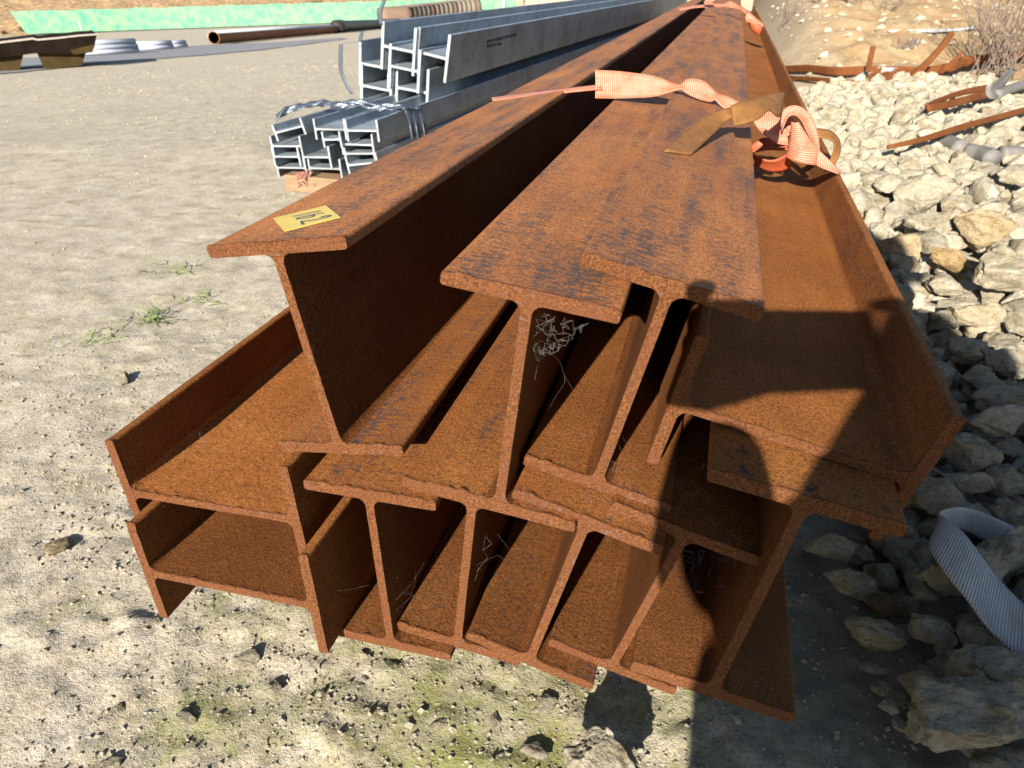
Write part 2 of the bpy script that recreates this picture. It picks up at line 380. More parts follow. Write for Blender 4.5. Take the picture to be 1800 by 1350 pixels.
def axis(lo, hi, c0, c1, fine, grow):
    a = list(np.arange(c0, c1, fine)); s = fine; v = c1
    while v < hi: a.append(v); s *= grow; v += s
    s = fine; v = c0 - fine
    while v > lo: a.insert(0, v); s *= grow; v -= s
    return np.array(a)
xs = axis(-160, 120, -1.15, 0.75, 0.0075, 1.022); ys = axis(-14, 220, 0.22, 1.9, 0.0075, 1.018)
GX, GY = np.meshgrid(xs, ys); P2 = np.stack([GX.ravel(), GY.ravel(), np.zeros(GX.size)], 1)
gz = base_z(P2[:, 0], P2[:, 1]); dist = np.hypot(P2[:, 0], P2[:, 1])
fade = 1 / (1 + (dist / 3) ** 2)
rw = rock_w(P2[:, 0], P2[:, 1])
lump = np.maximum(0, fbm(P2 * 24, 3, 21)) ** 1.5
gz = gz + 0.006 * fbm(P2 * 2.2, 3, 3) + (0.0018 * fbm(P2 * 13, 3, 5) + 0.004 * lump) * fade + 0.0030 * fbm(P2 * 55, 2, 9) / (1 + (dist / 1.15) ** 4)
gz = gz + (0.06 * fbm(P2 * 0.9, 4, 31) + 0.05 * fbm(P2 * 4, 3, 33)) * sstep(5.2, 7.5, P2[:, 1]) * sstep(0.4, 1.2, P2[:, 0])
gz -= 0.012
gz -= 0.006 * rw
P2[:, 2] = gz
nx, ny = len(xs), len(ys); I = np.arange(nx * ny).reshape(ny, nx)
GF = np.stack([I[:-1, :-1].ravel(), I[:-1, 1:].ravel(), I[1:, 1:].ravel(), I[1:, :-1].ravel()], 1)
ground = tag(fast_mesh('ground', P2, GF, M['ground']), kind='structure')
GZ = gz.reshape(ny, nx)
def gz_arr(x, y):          # height of the ground sheet itself
    x = np.asarray(x, float); y = np.asarray(y, float)
    i = np.clip(np.searchsorted(xs, x) - 1, 0, nx - 2); j = np.clip(np.searchsorted(ys, y) - 1, 0, ny - 2)
    u = (x - xs[i]) / (xs[i + 1] - xs[i]); v = (y - ys[j]) / (ys[j + 1] - ys[j])
    return (GZ[j, i] * (1 - u) + GZ[j, i + 1] * u) * (1 - v) + (GZ[j + 1, i] * (1 - u) + GZ[j + 1, i + 1] * u) * v
def gz_at(x, y): return float(gz_arr(np.array([x]), np.array([y]))[0])

# ------------------------------------------------------------------ rolled steel beams
def outline_flange(B, tf, v0, step):
    r = min(0.0028, tf * 0.3); pts = []
    def seg(a, b):
        n = max(1, int(np.hypot(b[0] - a[0], b[1] - a[1]) / step))
        for i in range(n): t = i / n; pts.append((a[0] * (1 - t) + b[0] * t, a[1] * (1 - t) + b[1] * t))
    def arc(cx, cy, a0):
        for i in range(3): a = math.radians(a0 + 30 * i); pts.append((cx + r * math.cos(a), cy + r * math.sin(a)))
    h = B / 2
    seg((-h + r, v0), (h - r, v0)); arc(h - r, v0 + r, -90); seg((h, v0 + r), (h, v0 + tf - r)); arc(h - r, v0 + tf - r, 0)
    seg((h - r, v0 + tf), (-h + r, v0 + tf)); arc(-h + r, v0 + tf - r, 90); seg((-h, v0 + tf - r), (-h, v0 + r)); arc(-h + r, v0 + r, 180)
    return pts
def outline_web(H, tf, tw, R, step):
    pts = []; fil = []
    def arc(cx, cy, a0, da):
        for i in range(6):
            a = math.radians(a0 + da * i / 5); pts.append((cx + R * math.cos(a), cy + R * math.sin(a)))
    def seg(a, b):
        n = max(2, int(np.hypot(b[0] - a[0], b[1] - a[1]) / step))
        for i in range(1, n): t = i / n; pts.append((a[0] * (1 - t) + b[0] * t, a[1] * (1 - t) + b[1] * t))
    v0, v1 = -H / 2 + tf, H / 2 - tf; w = tw / 2
    arc(w + R, v0 + R, 270, -90); seg((w, v0 + R), (w, v1 - R)); arc(w + R, v1 - R, 180, -90)
    arc(-w - R, v1 - R, 90, -90); seg((-w, v1 - R), (-w, v0 + R)); arc(-w - R, v0 + R, 0, -90)
    return pts
def extrude_part(name, pts, yf, L, mats, parent, seed, burr=0.0, rough=0.0, up=None, open_top=False):
    """closed outline swept along +y; the near end gets an uneven sawn edge"""
    pts = np.array(pts); n = len(pts); nxt = np.roll(pts, -1, 0); prv = np.roll(pts, 1, 0)
    tg = nxt - prv; tg /= np.linalg.norm(tg, axis=1, keepdims=True) + 1e-12; nor = np.stack([tg[:, 1], -tg[:, 0]], 1)
    c = np.stack([pts[:, 0] * 1, pts[:, 1] * 1, np.full(n, seed * 3.7)], 1)
    j = fbm(c * 260, 2, seed); j2 = fbm(c * 240, 3, seed + 9)
    upn = nor @ np.array(up if up is not None else (0, 1.0))
    lip = burr * np.clip(upn, 0, 1) ** 2 * np.maximum(0.0, 0.45 + 0.9 * j2) + rough * j * 0.5
    ringsY = [0.0, 0.0016, 0.0035, 0.008, 0.05, 0.3, 1.2, 3.0, L]
    offs = [lip * 0.85, lip, lip * 0.25, 0, 0, 0, 0, 0, 0]
    V = []
    for yy, of in zip(ringsY, offs):
        q = pts + nor * (np.asarray(of)[:, None] if np.ndim(of) else 0)
        y0 = np.array([yf(u, v) for u, v in pts]) + yy + (rough * 1.4 * j if yy < 0.003 else 0)
        V += [(q[i, 0], y0[i], q[i, 1]) for i in range(n)]
    faces = []; fm = []
    for r in range(len(ringsY) - 1):
        for i in range(n):
            i2 = (i + 1) % n
            if open_top and (i == n // 2 - 1 or i == n - 1): continue
            faces.append((r * n + i, r * n + i2, (r + 1) * n + i2, (r + 1) * n + i)); fm.append(1 if r < 1 else 0)
    faces.append(tuple(range(n - 1, -1, -1))); fm.append(1)
    e = (len(ringsY) - 1) * n; faces.append(tuple(e + i for i in range(n))); fm.append(1)
    o = mesh_obj(name, V, faces, mats, parent, False, fm=fm)
    return o
SC = 0.8
def steel_beam(name, x, z, roll, y, ku, kv, s, base, H, B, tf, tw, Rf, L, mats, seed, burr, rough, label, cat, group, step=0.006):
    a = math.radians(base) + roll
    root = empty(name, (x, y, z), (0, -a, 0)); tag(root, label, cat, group)
    yf = lambda u, v: ku * u + kv * v
    upl = (math.sin(a), math.cos(a))                                   # world up in the section's own axes
    top, bot, web = mats
    extrude_part('flange', outline_flange(B, tf, H / 2 - tf, step), yf, L, top, root, seed, burr, rough, upl)
    extrude_part('flange', outline_flange(B, tf, -H / 2, step), yf, L, bot, root, seed + 1, burr, rough, upl)
    extrude_part('web', outline_web(H, tf, tw, Rf, step), yf, L, web, root, seed + 2, burr * 0.8, rough, upl, True)
    return root
FIT = {'b1': (-0.39380, -0.35686, 0.15903, 0.59383, -0.01682, -0.00444, 1.0), 'b2': (-0.15546, -0.36670, -0.11702, 0.55908, -0.00280, 0.01692, 1.0),
 'b3': (-0.04795, -0.35591, -0.22317, 0.60084, 0.01620, -0.03241, 1.0), 'A': (-0.32464, -0.63544, 0.03286, 0.56448, -0.00923, 0.01759, 1.0),
 'Bm': (-0.22001, -0.62416, -0.11476, 0.57691, 0.01307, 0.00275, 1.0), 'C': (-0.10636, -0.61325, -0.24411, 0.56625, -0.00991, 0.00726, 1.0),
 'D': (-0.00613, -0.62612, -0.25807, 0.59220, 0.01594, -0.01450, 1.0), 'E': (0.10223, -0.56016, -0.17847, 0.56071, 0.02304, 0.07498, 1.1097),
 'h1': (-0.55670, -0.58300, 0.02223, 0.56841, -0.02251, -0.01899, 1.0), 'h2': (-0.52205, -0.67700, 0.02642, 0.52620, 0.01436, -0.00874, 1.0),
 'h4': (0.11517, -0.40928, -0.20435, 0.64265, -0.04593, 0.01053, 1.0)}
rm, rs, ru, rwb, re_ = M['rust_mill'], M['rust_some'], M['rust'], M['rust_web_shade'], M['rust_end']
G1 = 'rusty steel beams stacked in the strapped pile'
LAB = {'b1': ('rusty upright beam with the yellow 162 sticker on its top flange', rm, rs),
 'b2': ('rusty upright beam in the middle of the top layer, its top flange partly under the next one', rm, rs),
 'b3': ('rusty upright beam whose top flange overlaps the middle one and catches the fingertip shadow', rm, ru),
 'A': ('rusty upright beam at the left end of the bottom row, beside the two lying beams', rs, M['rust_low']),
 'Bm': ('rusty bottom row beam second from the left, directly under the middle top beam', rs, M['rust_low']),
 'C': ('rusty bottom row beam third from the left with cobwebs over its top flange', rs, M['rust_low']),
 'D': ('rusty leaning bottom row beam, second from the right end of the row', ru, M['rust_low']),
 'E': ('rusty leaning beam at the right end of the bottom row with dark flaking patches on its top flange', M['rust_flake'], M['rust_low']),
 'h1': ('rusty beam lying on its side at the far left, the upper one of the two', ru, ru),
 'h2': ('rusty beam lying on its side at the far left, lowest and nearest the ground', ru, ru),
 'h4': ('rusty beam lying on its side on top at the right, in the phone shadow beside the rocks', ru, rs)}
BEAM = {}
for i, (nm, (x, z, r, y, ku, kv, s)) in enumerate(FIT.items()):
    base = 90 if nm[0] == 'h' else 0
    k = SC * s; lab, mt, mb = LAB[nm]
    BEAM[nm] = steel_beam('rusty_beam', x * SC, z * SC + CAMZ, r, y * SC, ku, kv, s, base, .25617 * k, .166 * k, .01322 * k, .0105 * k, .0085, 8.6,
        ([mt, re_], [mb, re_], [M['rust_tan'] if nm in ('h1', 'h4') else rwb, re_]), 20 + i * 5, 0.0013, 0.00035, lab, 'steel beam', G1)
# timber dunnage under the rusty stack
for q, yy in enumerate((2.2, 5.6)):
    tag(MB().box((-0.17, yy, 0.052), (0.92, 0.09, 0.075)).build('timber_block', M['timber']), 'timber bearer under the rusty stack' + (' at its near third' if q == 0 else ' towards its far end'), 'timber block', 'timber bearers under the stacks')
# the sticker
b1 = BEAM['b1']; inv = Matrix.Rotation(FIT['b1'][2], 3, 'Y'); P0 = np.array(b1.location)
Hs = .25617 * SC / 2
def on_b1(px, py, up=0.0008):
    a = FIT['b1'][2]; n = np.array([-math.sin(a), 0, math.cos(a)]); q = P0 + n * (Hs + up); w = at_plane(px, py, q, n) - P0
    return np.array([w[0] * math.cos(a) + w[2] * math.sin(a), w[1], -w[0] * math.sin(a) + w[2] * math.cos(a)])
cs = [on_b1(500, 406), on_b1(598, 381), on_b1(573, 361), on_b1(480, 383)]
mb_ = MB(); dn = np.array([0, 0, -0.0006]); mb_.hexa([c + dn for c in cs] + cs)
stk = mb_.build('sticker', M['sticker'], b1); tag(stk, 'yellow sticker with 162 handwritten in dark ink')
def pxs(X_, Y_): return on_b1(460 + X_ / 11.25, 340 + Y_ / 11.25, 0.0012)
for nm_, strokes in (('digit_one', [[(615, 450), (760, 425), (950, 382), (1165, 340)]]),
                     ('digit_six', [[(1225, 380), (1050, 408), (880, 445), (740, 472), (690, 497), (740, 500), (880, 478), (1000, 455), (1030, 437), (990, 425), (940, 436)]]),
                     ('digit_two', [[(1170, 462), (1260, 440), (1350, 433), (1330, 450), (1200, 482), (1030, 520), (880, 540), (765, 552)], [(765, 552), (800, 545), (790, 580), (815, 602), (850, 598)]])):
    m_ = MB()
    for s_ in strokes:
        P = smoothline([pxs(*q) for q in s_], 8 * len(s_)); d = np.gradient(P, axis=0); d[:, 2] = 0; d /= np.linalg.norm(d, axis=1, keepdims=True) + 1e-9
        sdv = np.stack([-d[:, 1], d[:, 0], 0 * d[:, 0]], 1) * 0.0011; t_ = np.array([0, 0, 0.00025])
        for i in range(len(P) - 1): m_.hexa([P[i] - sdv[i] - t_, P[i] + sdv[i] - t_, P[i + 1] + sdv[i + 1] - t_, P[i + 1] - sdv[i + 1] - t_, P[i] - sdv[i], P[i] + sdv[i], P[i + 1] + sdv[i + 1], P[i + 1] - sdv[i + 1]])
    m_.build(nm_, M['ink'], stk)

# ------------------------------------------------------------------ straps on the rusty stack
YS = 1.29
def E_(pts, dy=0.0): return [at_y(p[0], p[1], YS + dy + (p[2] if len(p) > 2 else 0)) for p in pts]
st1 = empty('ratchet_strap', at_y(1180, 150, YS)); tag(st1, 'orange webbing strap across the near rusty beams, with a big knot at right', 'strap', 'orange webbing straps round the rusty stack')
st1.location = (0, 0, 0)
wo = M['web_orange']
ribbon('flat_run', E_([(864, 172, .035), (930, 163, .03), (1000, 155, .02), (1056, 149, 0)]), E_([(866, 177, 0), (932, 170, 0), (1002, 162, 0), (1058, 157, -.01)]), .0022, wo, st1)
ribbon('wide_run', E_([(1046, 123), (1095, 126), (1150, 134), (1182, 146), (1196, 148), (1210, 139), (1235, 142), (1254, 157), (1264, 165), (1282, 171), (1306, 184)]),
       E_([(1046, 173), (1095, 173), (1150, 170), (1182, 161), (1198, 157), (1207, 165), (1232, 176), (1250, 179), (1256, 175), (1270, 189), (1293, 200)], -.012), .0022, wo, st1, n=60, bow=.10)
kn = [('knot_wad', [(1319, 207), (1342, 192), (1364, 199), (1374, 216)], [(1337, 230), (1350, 241), (1368, 242), (1390, 236)], 0, .16),
      ('knot_arch', [(1370, 216), (1379, 192), (1400, 186), (1421, 198), (1433, 222), (1439, 246), (1441, 266)], [(1373, 233), (1385, 207), (1398, 203), (1409, 213), (1417, 230), (1424, 243), (1428, 255)], -.02, .18),
      ('knot_drop', [(1391, 214), (1389, 240), (1386, 258), (1381, 276)], [(1404, 215), (1422, 242), (1437, 262), (1436, 290)], -.035, .22),
      ('knot_wad', [(1343, 207), (1366, 195), (1394, 207)], [(1349, 234), (1372, 243), (1402, 240)], .02, .3),
      ('tail', [(1437, 262), (1450, 274), (1465, 289), (1477, 303)], [(1433, 290), (1448, 297), (1462, 302), (1474, 306)], -.03, .05),
      ('knot_band', [(1343, 226), (1360, 236), (1384, 237)], [(1345, 236), (1364, 251), (1386, 256)], -.025, .2)]
for nm_, A_, B_, dy_, bow_ in kn: ribbon(nm_, E_(A_, dy_), E_(B_, dy_ - .008), .0024, wo, st1, n=30, bow=bow_, cols=8)
for nm_, A_, B_, d1_, d2_ in (('orange_sleeve', [(1319, 258), (1340, 243), (1364, 246), (1388, 256)], [(1323, 268), (1348, 264), (1366, 264), (1388, 264)], .06, .05),
                              ('orange_sleeve', [(1320, 268), (1345, 281), (1367, 280), (1388, 268)], [(1328, 290), (1350, 301), (1374, 301), (1392, 292)], .0, .02)):
    ribbon(nm_, E_(A_, d1_), E_(B_, d2_), .003, M['orange'], st1, n=30, bow=.06, cols=6)
tn = empty('bent_strip'); tag(tn, 'tan bent metal strip lying over the stack beside the orange knot', 'metal strip')
def T_(pts):      # px, py, height above the top flange below it
    out = []
    for x, y, l in pts:
        a_ = FIT['b3'][2]; n_ = np.array([-math.sin(a_), 0, math.cos(a_)]); q_ = np.array([FIT['b3'][0] * SC, 0, FIT['b3'][1] * SC + CAMZ]) + n_ * (.25617 * SC / 2 + .0015 + l)
        out.append(at_plane(x, y, q_, n_))
    return out
ribbon('strip_tail', T_([(1167, 266, 0), (1200, 237, .008), (1240, 206, .022), (1276, 191, .034), (1296, 190, .036)]), T_([(1215, 272, 0), (1242, 247, .006), (1272, 219, .018), (1288, 206, .028), (1299, 216, .024)]), .0018, M['tan'], tn, n=30, cols=6)
ribbon('strip_bend', T_([(1284, 186, .040), (1305, 178, .048), (1335, 171, .054), (1360, 164, .058), (1377, 163, .058), (1378, 168, .05)]), T_([(1290, 222, .020), (1312, 217, .028), (1335, 208, .036), (1352, 195, .044), (1368, 206, .036), (1374, 200, .034)]), .0018, M['tan'], tn, n=30, cols=6)
ribbon('strip_loop', E_([(1430, 226, .02), (1448, 227, .02), (1464, 233, .02), (1476, 248, .02), (1476, 270, .01), (1468, 290, 0)]), E_([(1430, 243, 0), (1446, 243, 0), (1458, 245, 0), (1466, 254, 0), (1463, 272, 0), (1457, 284, 0)]), .0018, M['tan'], tn, n=30, cols=5)
st2 = empty('ratchet_strap'); tag(st2, 'orange webbing strap far down the rusty stack, near the top of the picture', 'strap', 'orange webbing straps round the rusty stack')
YF = 4.25
def F_(pts, dy=0.0): return [at_y(p[0], p[1], YF + dy) for p in pts]
ribbon('flat_run', F_([(1193, 14), (1225, 9), (1256, 7)], .05), F_([(1195, 18), (1227, 13), (1257, 12)]), .003, wo, st2)
ribbon('wide_run', F_([(1237, 2), (1250, 1), (1257, 6), (1274, 6), (1284, 2), (1300, 10), (1315, 19)]), F_([(1239, 8), (1252, 8), (1260, 12), (1274, 11), (1284, 13), (1300, 16), (1311, 25)], -.03), .003, wo, st2, n=40, bow=.1)
ribbon('knot_drop', F_([(1311, 18), (1326, 29), (1344, 44)]), F_([(1312, 38), (1320, 40), (1338, 51)], -.03), .003, wo, st2, bow=.2)
ribbon('orange_sleeve', F_([(1316, 39), (1319, 50), (1332, 60)]), F_([(1336, 42), (1339, 51), (1336, 58)], -.03), .003, M['orange'], st2, bow=.25)

# ------------------------------------------------------------------ galvanised beams
ZV = np.array([math.sin(math.radians(3.4)), math.cos(math.radians(3.4)), 0.0]); ZR = np.array([ZV[1], -ZV[0], 0.0]); ZU = np.array([0, 0, 1.0])
q1 = ground_pt(556, 336); q1 = np.array([q1[0], q1[1], base_z(q1[0], q1[1])])
d1 = float(q1 @ ZV)
# second plane: where the top edge line of the lower bundle has run back to the upper stack
qa = at_plane(480, 219, q1, ZV); vpline = at_plane(632, 177, qa, np.array([0, 0, 1.0])); q2 = q1 + ZV * max(0.3, float((vpline - q1) @ ZV))
def zp(X_, Y_, q): return at_plane(440 + X_ / 3.214, Y_ / 3.214, q, ZV)
def galv(wl_, wr_, q, B, tf, tw, L, label, group, seed):
    a = zp(*wl_, q); b = zp(*wr_, q); H = np.linalg.norm(b - a) + tf; c = (a + b) / 2
    roll = math.atan2(float((b - a) @ ZU), float((b - a) @ ZR))
    root = empty('galvanised_beam', c); tag(root, label, 'steel beam', group)
    root.matrix_world = Matrix.Translation(c) @ Matrix.Rotation(-math.radians(3.4), 4, 'Z') @ Matrix.Rotation(-(roll + math.pi / 2), 4, 'Y')
    z, e = M['zinc'], M['zinc_end']; yf = lambda u, v: 0.0; st = 0.03
    extrude_part('flange', outline_flange(B, tf, H / 2 - tf, st), yf, L, [z, e], root, seed, 0, .0012)
    extrude_part('flange', outline_flange(B, tf, -H / 2, st), yf, L, [z, e], root, seed + 1, 0, .0012)
    extrude_part('web', outline_web(H, tf, tw, .007, st), yf, L, [z, e], root, seed + 2, 0, .0012, None, True)
    return root
px2m = lambda n, q: n / 3.214 * depth_of(q) / F
gU = 'larger galvanised beams stacked on the bundle'; gL = 'smaller galvanised beams in the strapped lower bundle'
U = [((746, 258), (926, 296), 220, 'galvanised beam at the top left of the grey stack'),
     ((944, 292), (1112, 334), 222, 'galvanised beam at the top right of the grey stack with black stencilled lettering'),
     ((620, 357), (782, 388), 216, 'galvanised beam on the left of the grey stack, under the top left one'),
     ((788, 372), (952, 406), 205, 'galvanised beam in the middle of the grey stack between the top pair and the lower pair'),
     ((628, 482), (794, 514), 200, 'galvanised beam at the bottom left of the upper grey stack'),
     ((826, 494), (1000, 526), 226, 'galvanised beam at the bottom right of the upper grey stack')]
UB = []
for i, (a, b, h, lab) in enumerate(U): UB.append(galv(a, b, q2 + ZV * (.02 * (i % 3)), px2m(h * 1.05, q2), px2m(15, q2), px2m(12, q2), 8.0, lab, gU, 300 + i * 4))
Lw = [((140, 752), (296, 712), 90, 'small galvanised beam at the top left corner of the lower bundle, tilted'), ((365, 730), (535, 732), 108, 'small galvanised beam in the middle of the top layer of the lower bundle'),
      ((545, 738), (718, 740), 112, 'small galvanised beam at the top right of the lower bundle'), ((122, 826), (286, 826), 108, 'small galvanised beam second down at the left of the lower bundle'),
      ((412, 790), (508, 788), 84, 'narrow galvanised beam wedged in the middle of the lower bundle'), ((518, 815), (692, 820), 112, 'small galvanised beam second down at the right of the lower bundle'),
      ((130, 885), (274, 886), 104, 'small galvanised beam third down at the left of the lower bundle'), ((298, 888), (448, 890), 120, 'small galvanised beam in the centre of the lower bundle, open upwards'),
      ((534, 868), (700, 868), 60, 'small galvanised beam third down at the right of the lower bundle'), ((152, 947), (312, 950), 106, 'small galvanised beam at the bottom left of the lower bundle'),
      ((334, 950), (510, 955), 104, 'small galvanised beam at the bottom middle of the lower bundle'), ((550, 935), (716, 918), 104, 'small galvanised beam at the bottom right of the lower bundle')]
for i, (a, b, h, lab) in enumerate(Lw): galv(a, b, q1 + ZV * (.03 * RNG.random()), px2m(h, q1), px2m(11, q1), px2m(9, q1), 8.5, lab, gL, 400 + i * 4)
# stencilled lettering, too faint to read: two rows of dark marks on the outer flange of the top right beam
u2 = UB[1]; ma = MB()
A0 = at_plane(440 + 1125 / 3.214, 330 / 3.214, np.array(u2.location) + 0, ZR)
nf = None
fl = [c for c in u2.children if c.name.startswith('flange')]
H2 = np.linalg.norm(zp(1112, 334, q2) - zp(944, 292, q2)) + px2m(15, q2)
bpy.context.view_layer.update()
mw = u2.matrix_world; nrm = np.array(mw.to_3x3() @ Vector((0, 0, -1))); pc = np.array(mw @ Vector((0, 0, -H2 / 2 - 0.0012)))
mi = mw.inverted()
for row, (ya, xa, xb, drop) in enumerate(((236, 1336, 1494, -.24), (262, 1336, 1412, -.2))):
    x = xa
    while x < xb:
        w_ = random.uniform(7, 12); yy = ya + drop * (x - xa)
        cor = [Vector(at_plane(440 + X_ / 3.214, Y_ / 3.214, pc, nrm)) for X_, Y_ in ((x, yy + 8), (x + w_, yy + 8 + drop * w_), (x + w_, yy - 8 + drop * w_), (x, yy - 8))]
        c0 = [np.array(mi @ c) for c in cor]; ma.hexa([c + np.array([0, 0, .001]) for c in c0] + c0); x += w_ + random.choice((1.5, 2.5, 5))
ma.build('stencil_marks', M['black'], u2)
# bearer under the lower bundle, steel strapping
c1 = zp(350, 1020, q1); wd = px2m(350, q1); hh = px2m(90, q1); zt = min(zp(330, 1000, q1)[2], 0.4)
bz = base_z(c1[0], c1[1]) - .01
ax3 = np.stack([ZR, ZV, ZU], 1)
tag(MB().box((c1[0], c1[1] + .08, (bz + zt) / 2), (wd, .16, zt - bz), ax3).build('timber_block', M['timber']), 'pale timber bearer under the near end of the galvanised bundle', 'timber block', 'timber bearers under the stacks')
c2 = c1 + ZV * 4.0; bz2 = base_z(c2[0], c2[1]) - .02
tag(MB().box((c2[0], c2[1], (bz2 + zt) / 2), (wd, .16, zt - bz2), ax3).build('timber_block', M['timber']), 'timber bearer under the far end of the galvanised bundle', 'timber block', 'timber bearers under the stacks')
def Zs(pts, q): return [zp(p[0], p[1], q + ZV * (p[2] if len(p) > 2 else 0)) for p in pts]
sb = empty('steel_strapping'); tag(sb, 'dark steel strapping bands wound round the lower galvanised bundle', 'strapping')
for k, x0 in enumerate((872, 905, 945)):
    z0 = (.135, .175, .225)[k]
    ribbon('band', Zs([(x0 - 60, 614, z0), (x0 - 8, 612, z0), (x0 + 6, 640, z0), (x0 + 28, 700, z0 - .03), (x0 + 42, 790, z0 - .04)], q1), Zs([(x0 - 40, 600, z0 + .02), (x0 + 14, 602, z0 + .02), (x0 + 26, 634, z0 + .02), (x0 + 46, 700, z0), (x0 + 58, 776, z0)], q1), .004, M['steel_strap'], sb)
ribbon('loose_coil', Zs([(143, 650, .02), (190, 610, .05), (270, 588, .08), (380, 568, .12), (480, 574, .15), (600, 566, .18), (760, 584, .20), (880, 594, .21)], q1),
       Zs([(146, 690, .01), (195, 648, .04), (275, 620, .07), (385, 598, .11), (485, 598, .14), (605, 586, .17), (765, 608, .19), (885, 622, .20)], q1), .004, M['steel_strap'], sb, n=60, wob=.008)
ribbon('loose_coil', Zs([(450, 594, .12), (560, 588, .13), (700, 600, .15), (850, 606, .17)], q1), Zs([(455, 610, .11), (565, 604, .12), (705, 618, .14), (855, 626, .16)], q1), .004, M['steel_strap'], sb, n=30, wob=.01)
wd_ = empty('strapping_tail', (0, 0, 0)); tag(wd_, 'loose steel strapping tail hanging in a curve left of the grey stack', 'strapping')
ribbon('band', Zs([(622, 178), (612, 232)], q2), Zs([(640, 178), (628, 236)], q2), .004, M['steel_strap'], wd_)
ribbon('band', Zs([(502, 250), (500, 310), (504, 400), (530, 470), (566, 530)], q2), Zs([(522, 250), (520, 310), (522, 400), (546, 465), (582, 528)], q2), .004, M['steel_strap'], wd_)
ribbon('band', Zs([(520, 246), (570, 238), (628, 234)], q2), Zs([(520, 249), (570, 241), (628, 238)], q2), .004, M['steel_strap'], wd_)
wt_ = empty('upright_strapping'); tag(wt_, 'black strap end sticking up from the top left of the grey stack', 'strapping')
ribbon('band', Zs([(732, 140), (720, 85), (726, 60), (742, 20), (750, -20)], q2), Zs([(750, 140), (742, 88), (746, 60), (762, 15), (775, -20)], q2), .005, M['steel_strap'], wt_)

# ------------------------------------------------------------------ rocks
def ico(sub):
    bm = bmesh.new(); bmesh.ops.create_icosphere(bm, subdivisions=sub, radius=1.0)
    V = np.array([v.co[:] for v in bm.verts]); Fc = np.array([[v.index for v in f.verts] for f in bm.faces]); bm.free(); return V, Fc
ICO = {s: ico(s) for s in (1, 2, 3, 4, 5)}
def rock_shape(seed, sub):
    V, Fc = ICO[sub]; rg = np.random.default_rng(seed); P = V.copy()
    for _ in range(15):
        n = rg.normal(size=3); n /= np.linalg.norm(n); d = rg.uniform(.48, .86); t = P @ n; ex = np.maximum(0, t - d); P = P - np.outer(ex * .96, n)
    P = P * (1 + .15 * fbm(V * 1.6, 3, seed * 7 + 1)[:, None] + .075 * fbm(V * 5.0, 3, seed * 7 + 5)[:, None] - .05 * np.abs(fbm(V * 3.2, 2, seed * 7 + 8))[:, None])
    if sub >= 4: P = P * (1 + .038 * fbm(V * 13, 4, seed * 7 + 11)[:, None] - .05 * np.maximum(0, np.abs(fbm(V * 7, 2, seed * 7 + 14)) - .35)[:, None])
    P = P * np.array([1.0, rg.uniform(.7, .95), rg.uniform(.62, .88)])
    P /= np.abs(P[:, 0]).max()
    return P, Fc
ROCKM = {}
def rock_mesh(v, sub):
    if (v, sub) not in ROCKM:
        P, Fc = rock_shape(v + 1, sub); o = fast_mesh('limestone_rock', P, Fc, M['stone']); ROCKM[(v, sub)] = o.data; bpy.data.objects.remove(o)
    return ROCKM[(v, sub)]
GR = 'limestone rocks in the rubble right of the rusty stack'
COMMON = 'pale limestone rock packed among many alike in the rubble right of the rusty beams'
rocks = []
def put_rock(x, y, z, r, v, sub, label, group=GR, rot=None, sc=(1, 1, 1)):
    o = bpy.data.objects.new('limestone_rock', rock_mesh(v, sub)); C.objects.link(o); o.location = (x, y, z); o.scale = (r * sc[0], r * sc[1], r * sc[2])
    o.rotation_euler = rot if rot else (random.uniform(-.5, .5), random.uniform(-.5, .5), random.uniform(0, 6.28)); tag(o, label, 'rock', group); rocks.append((x, y, r)); return o
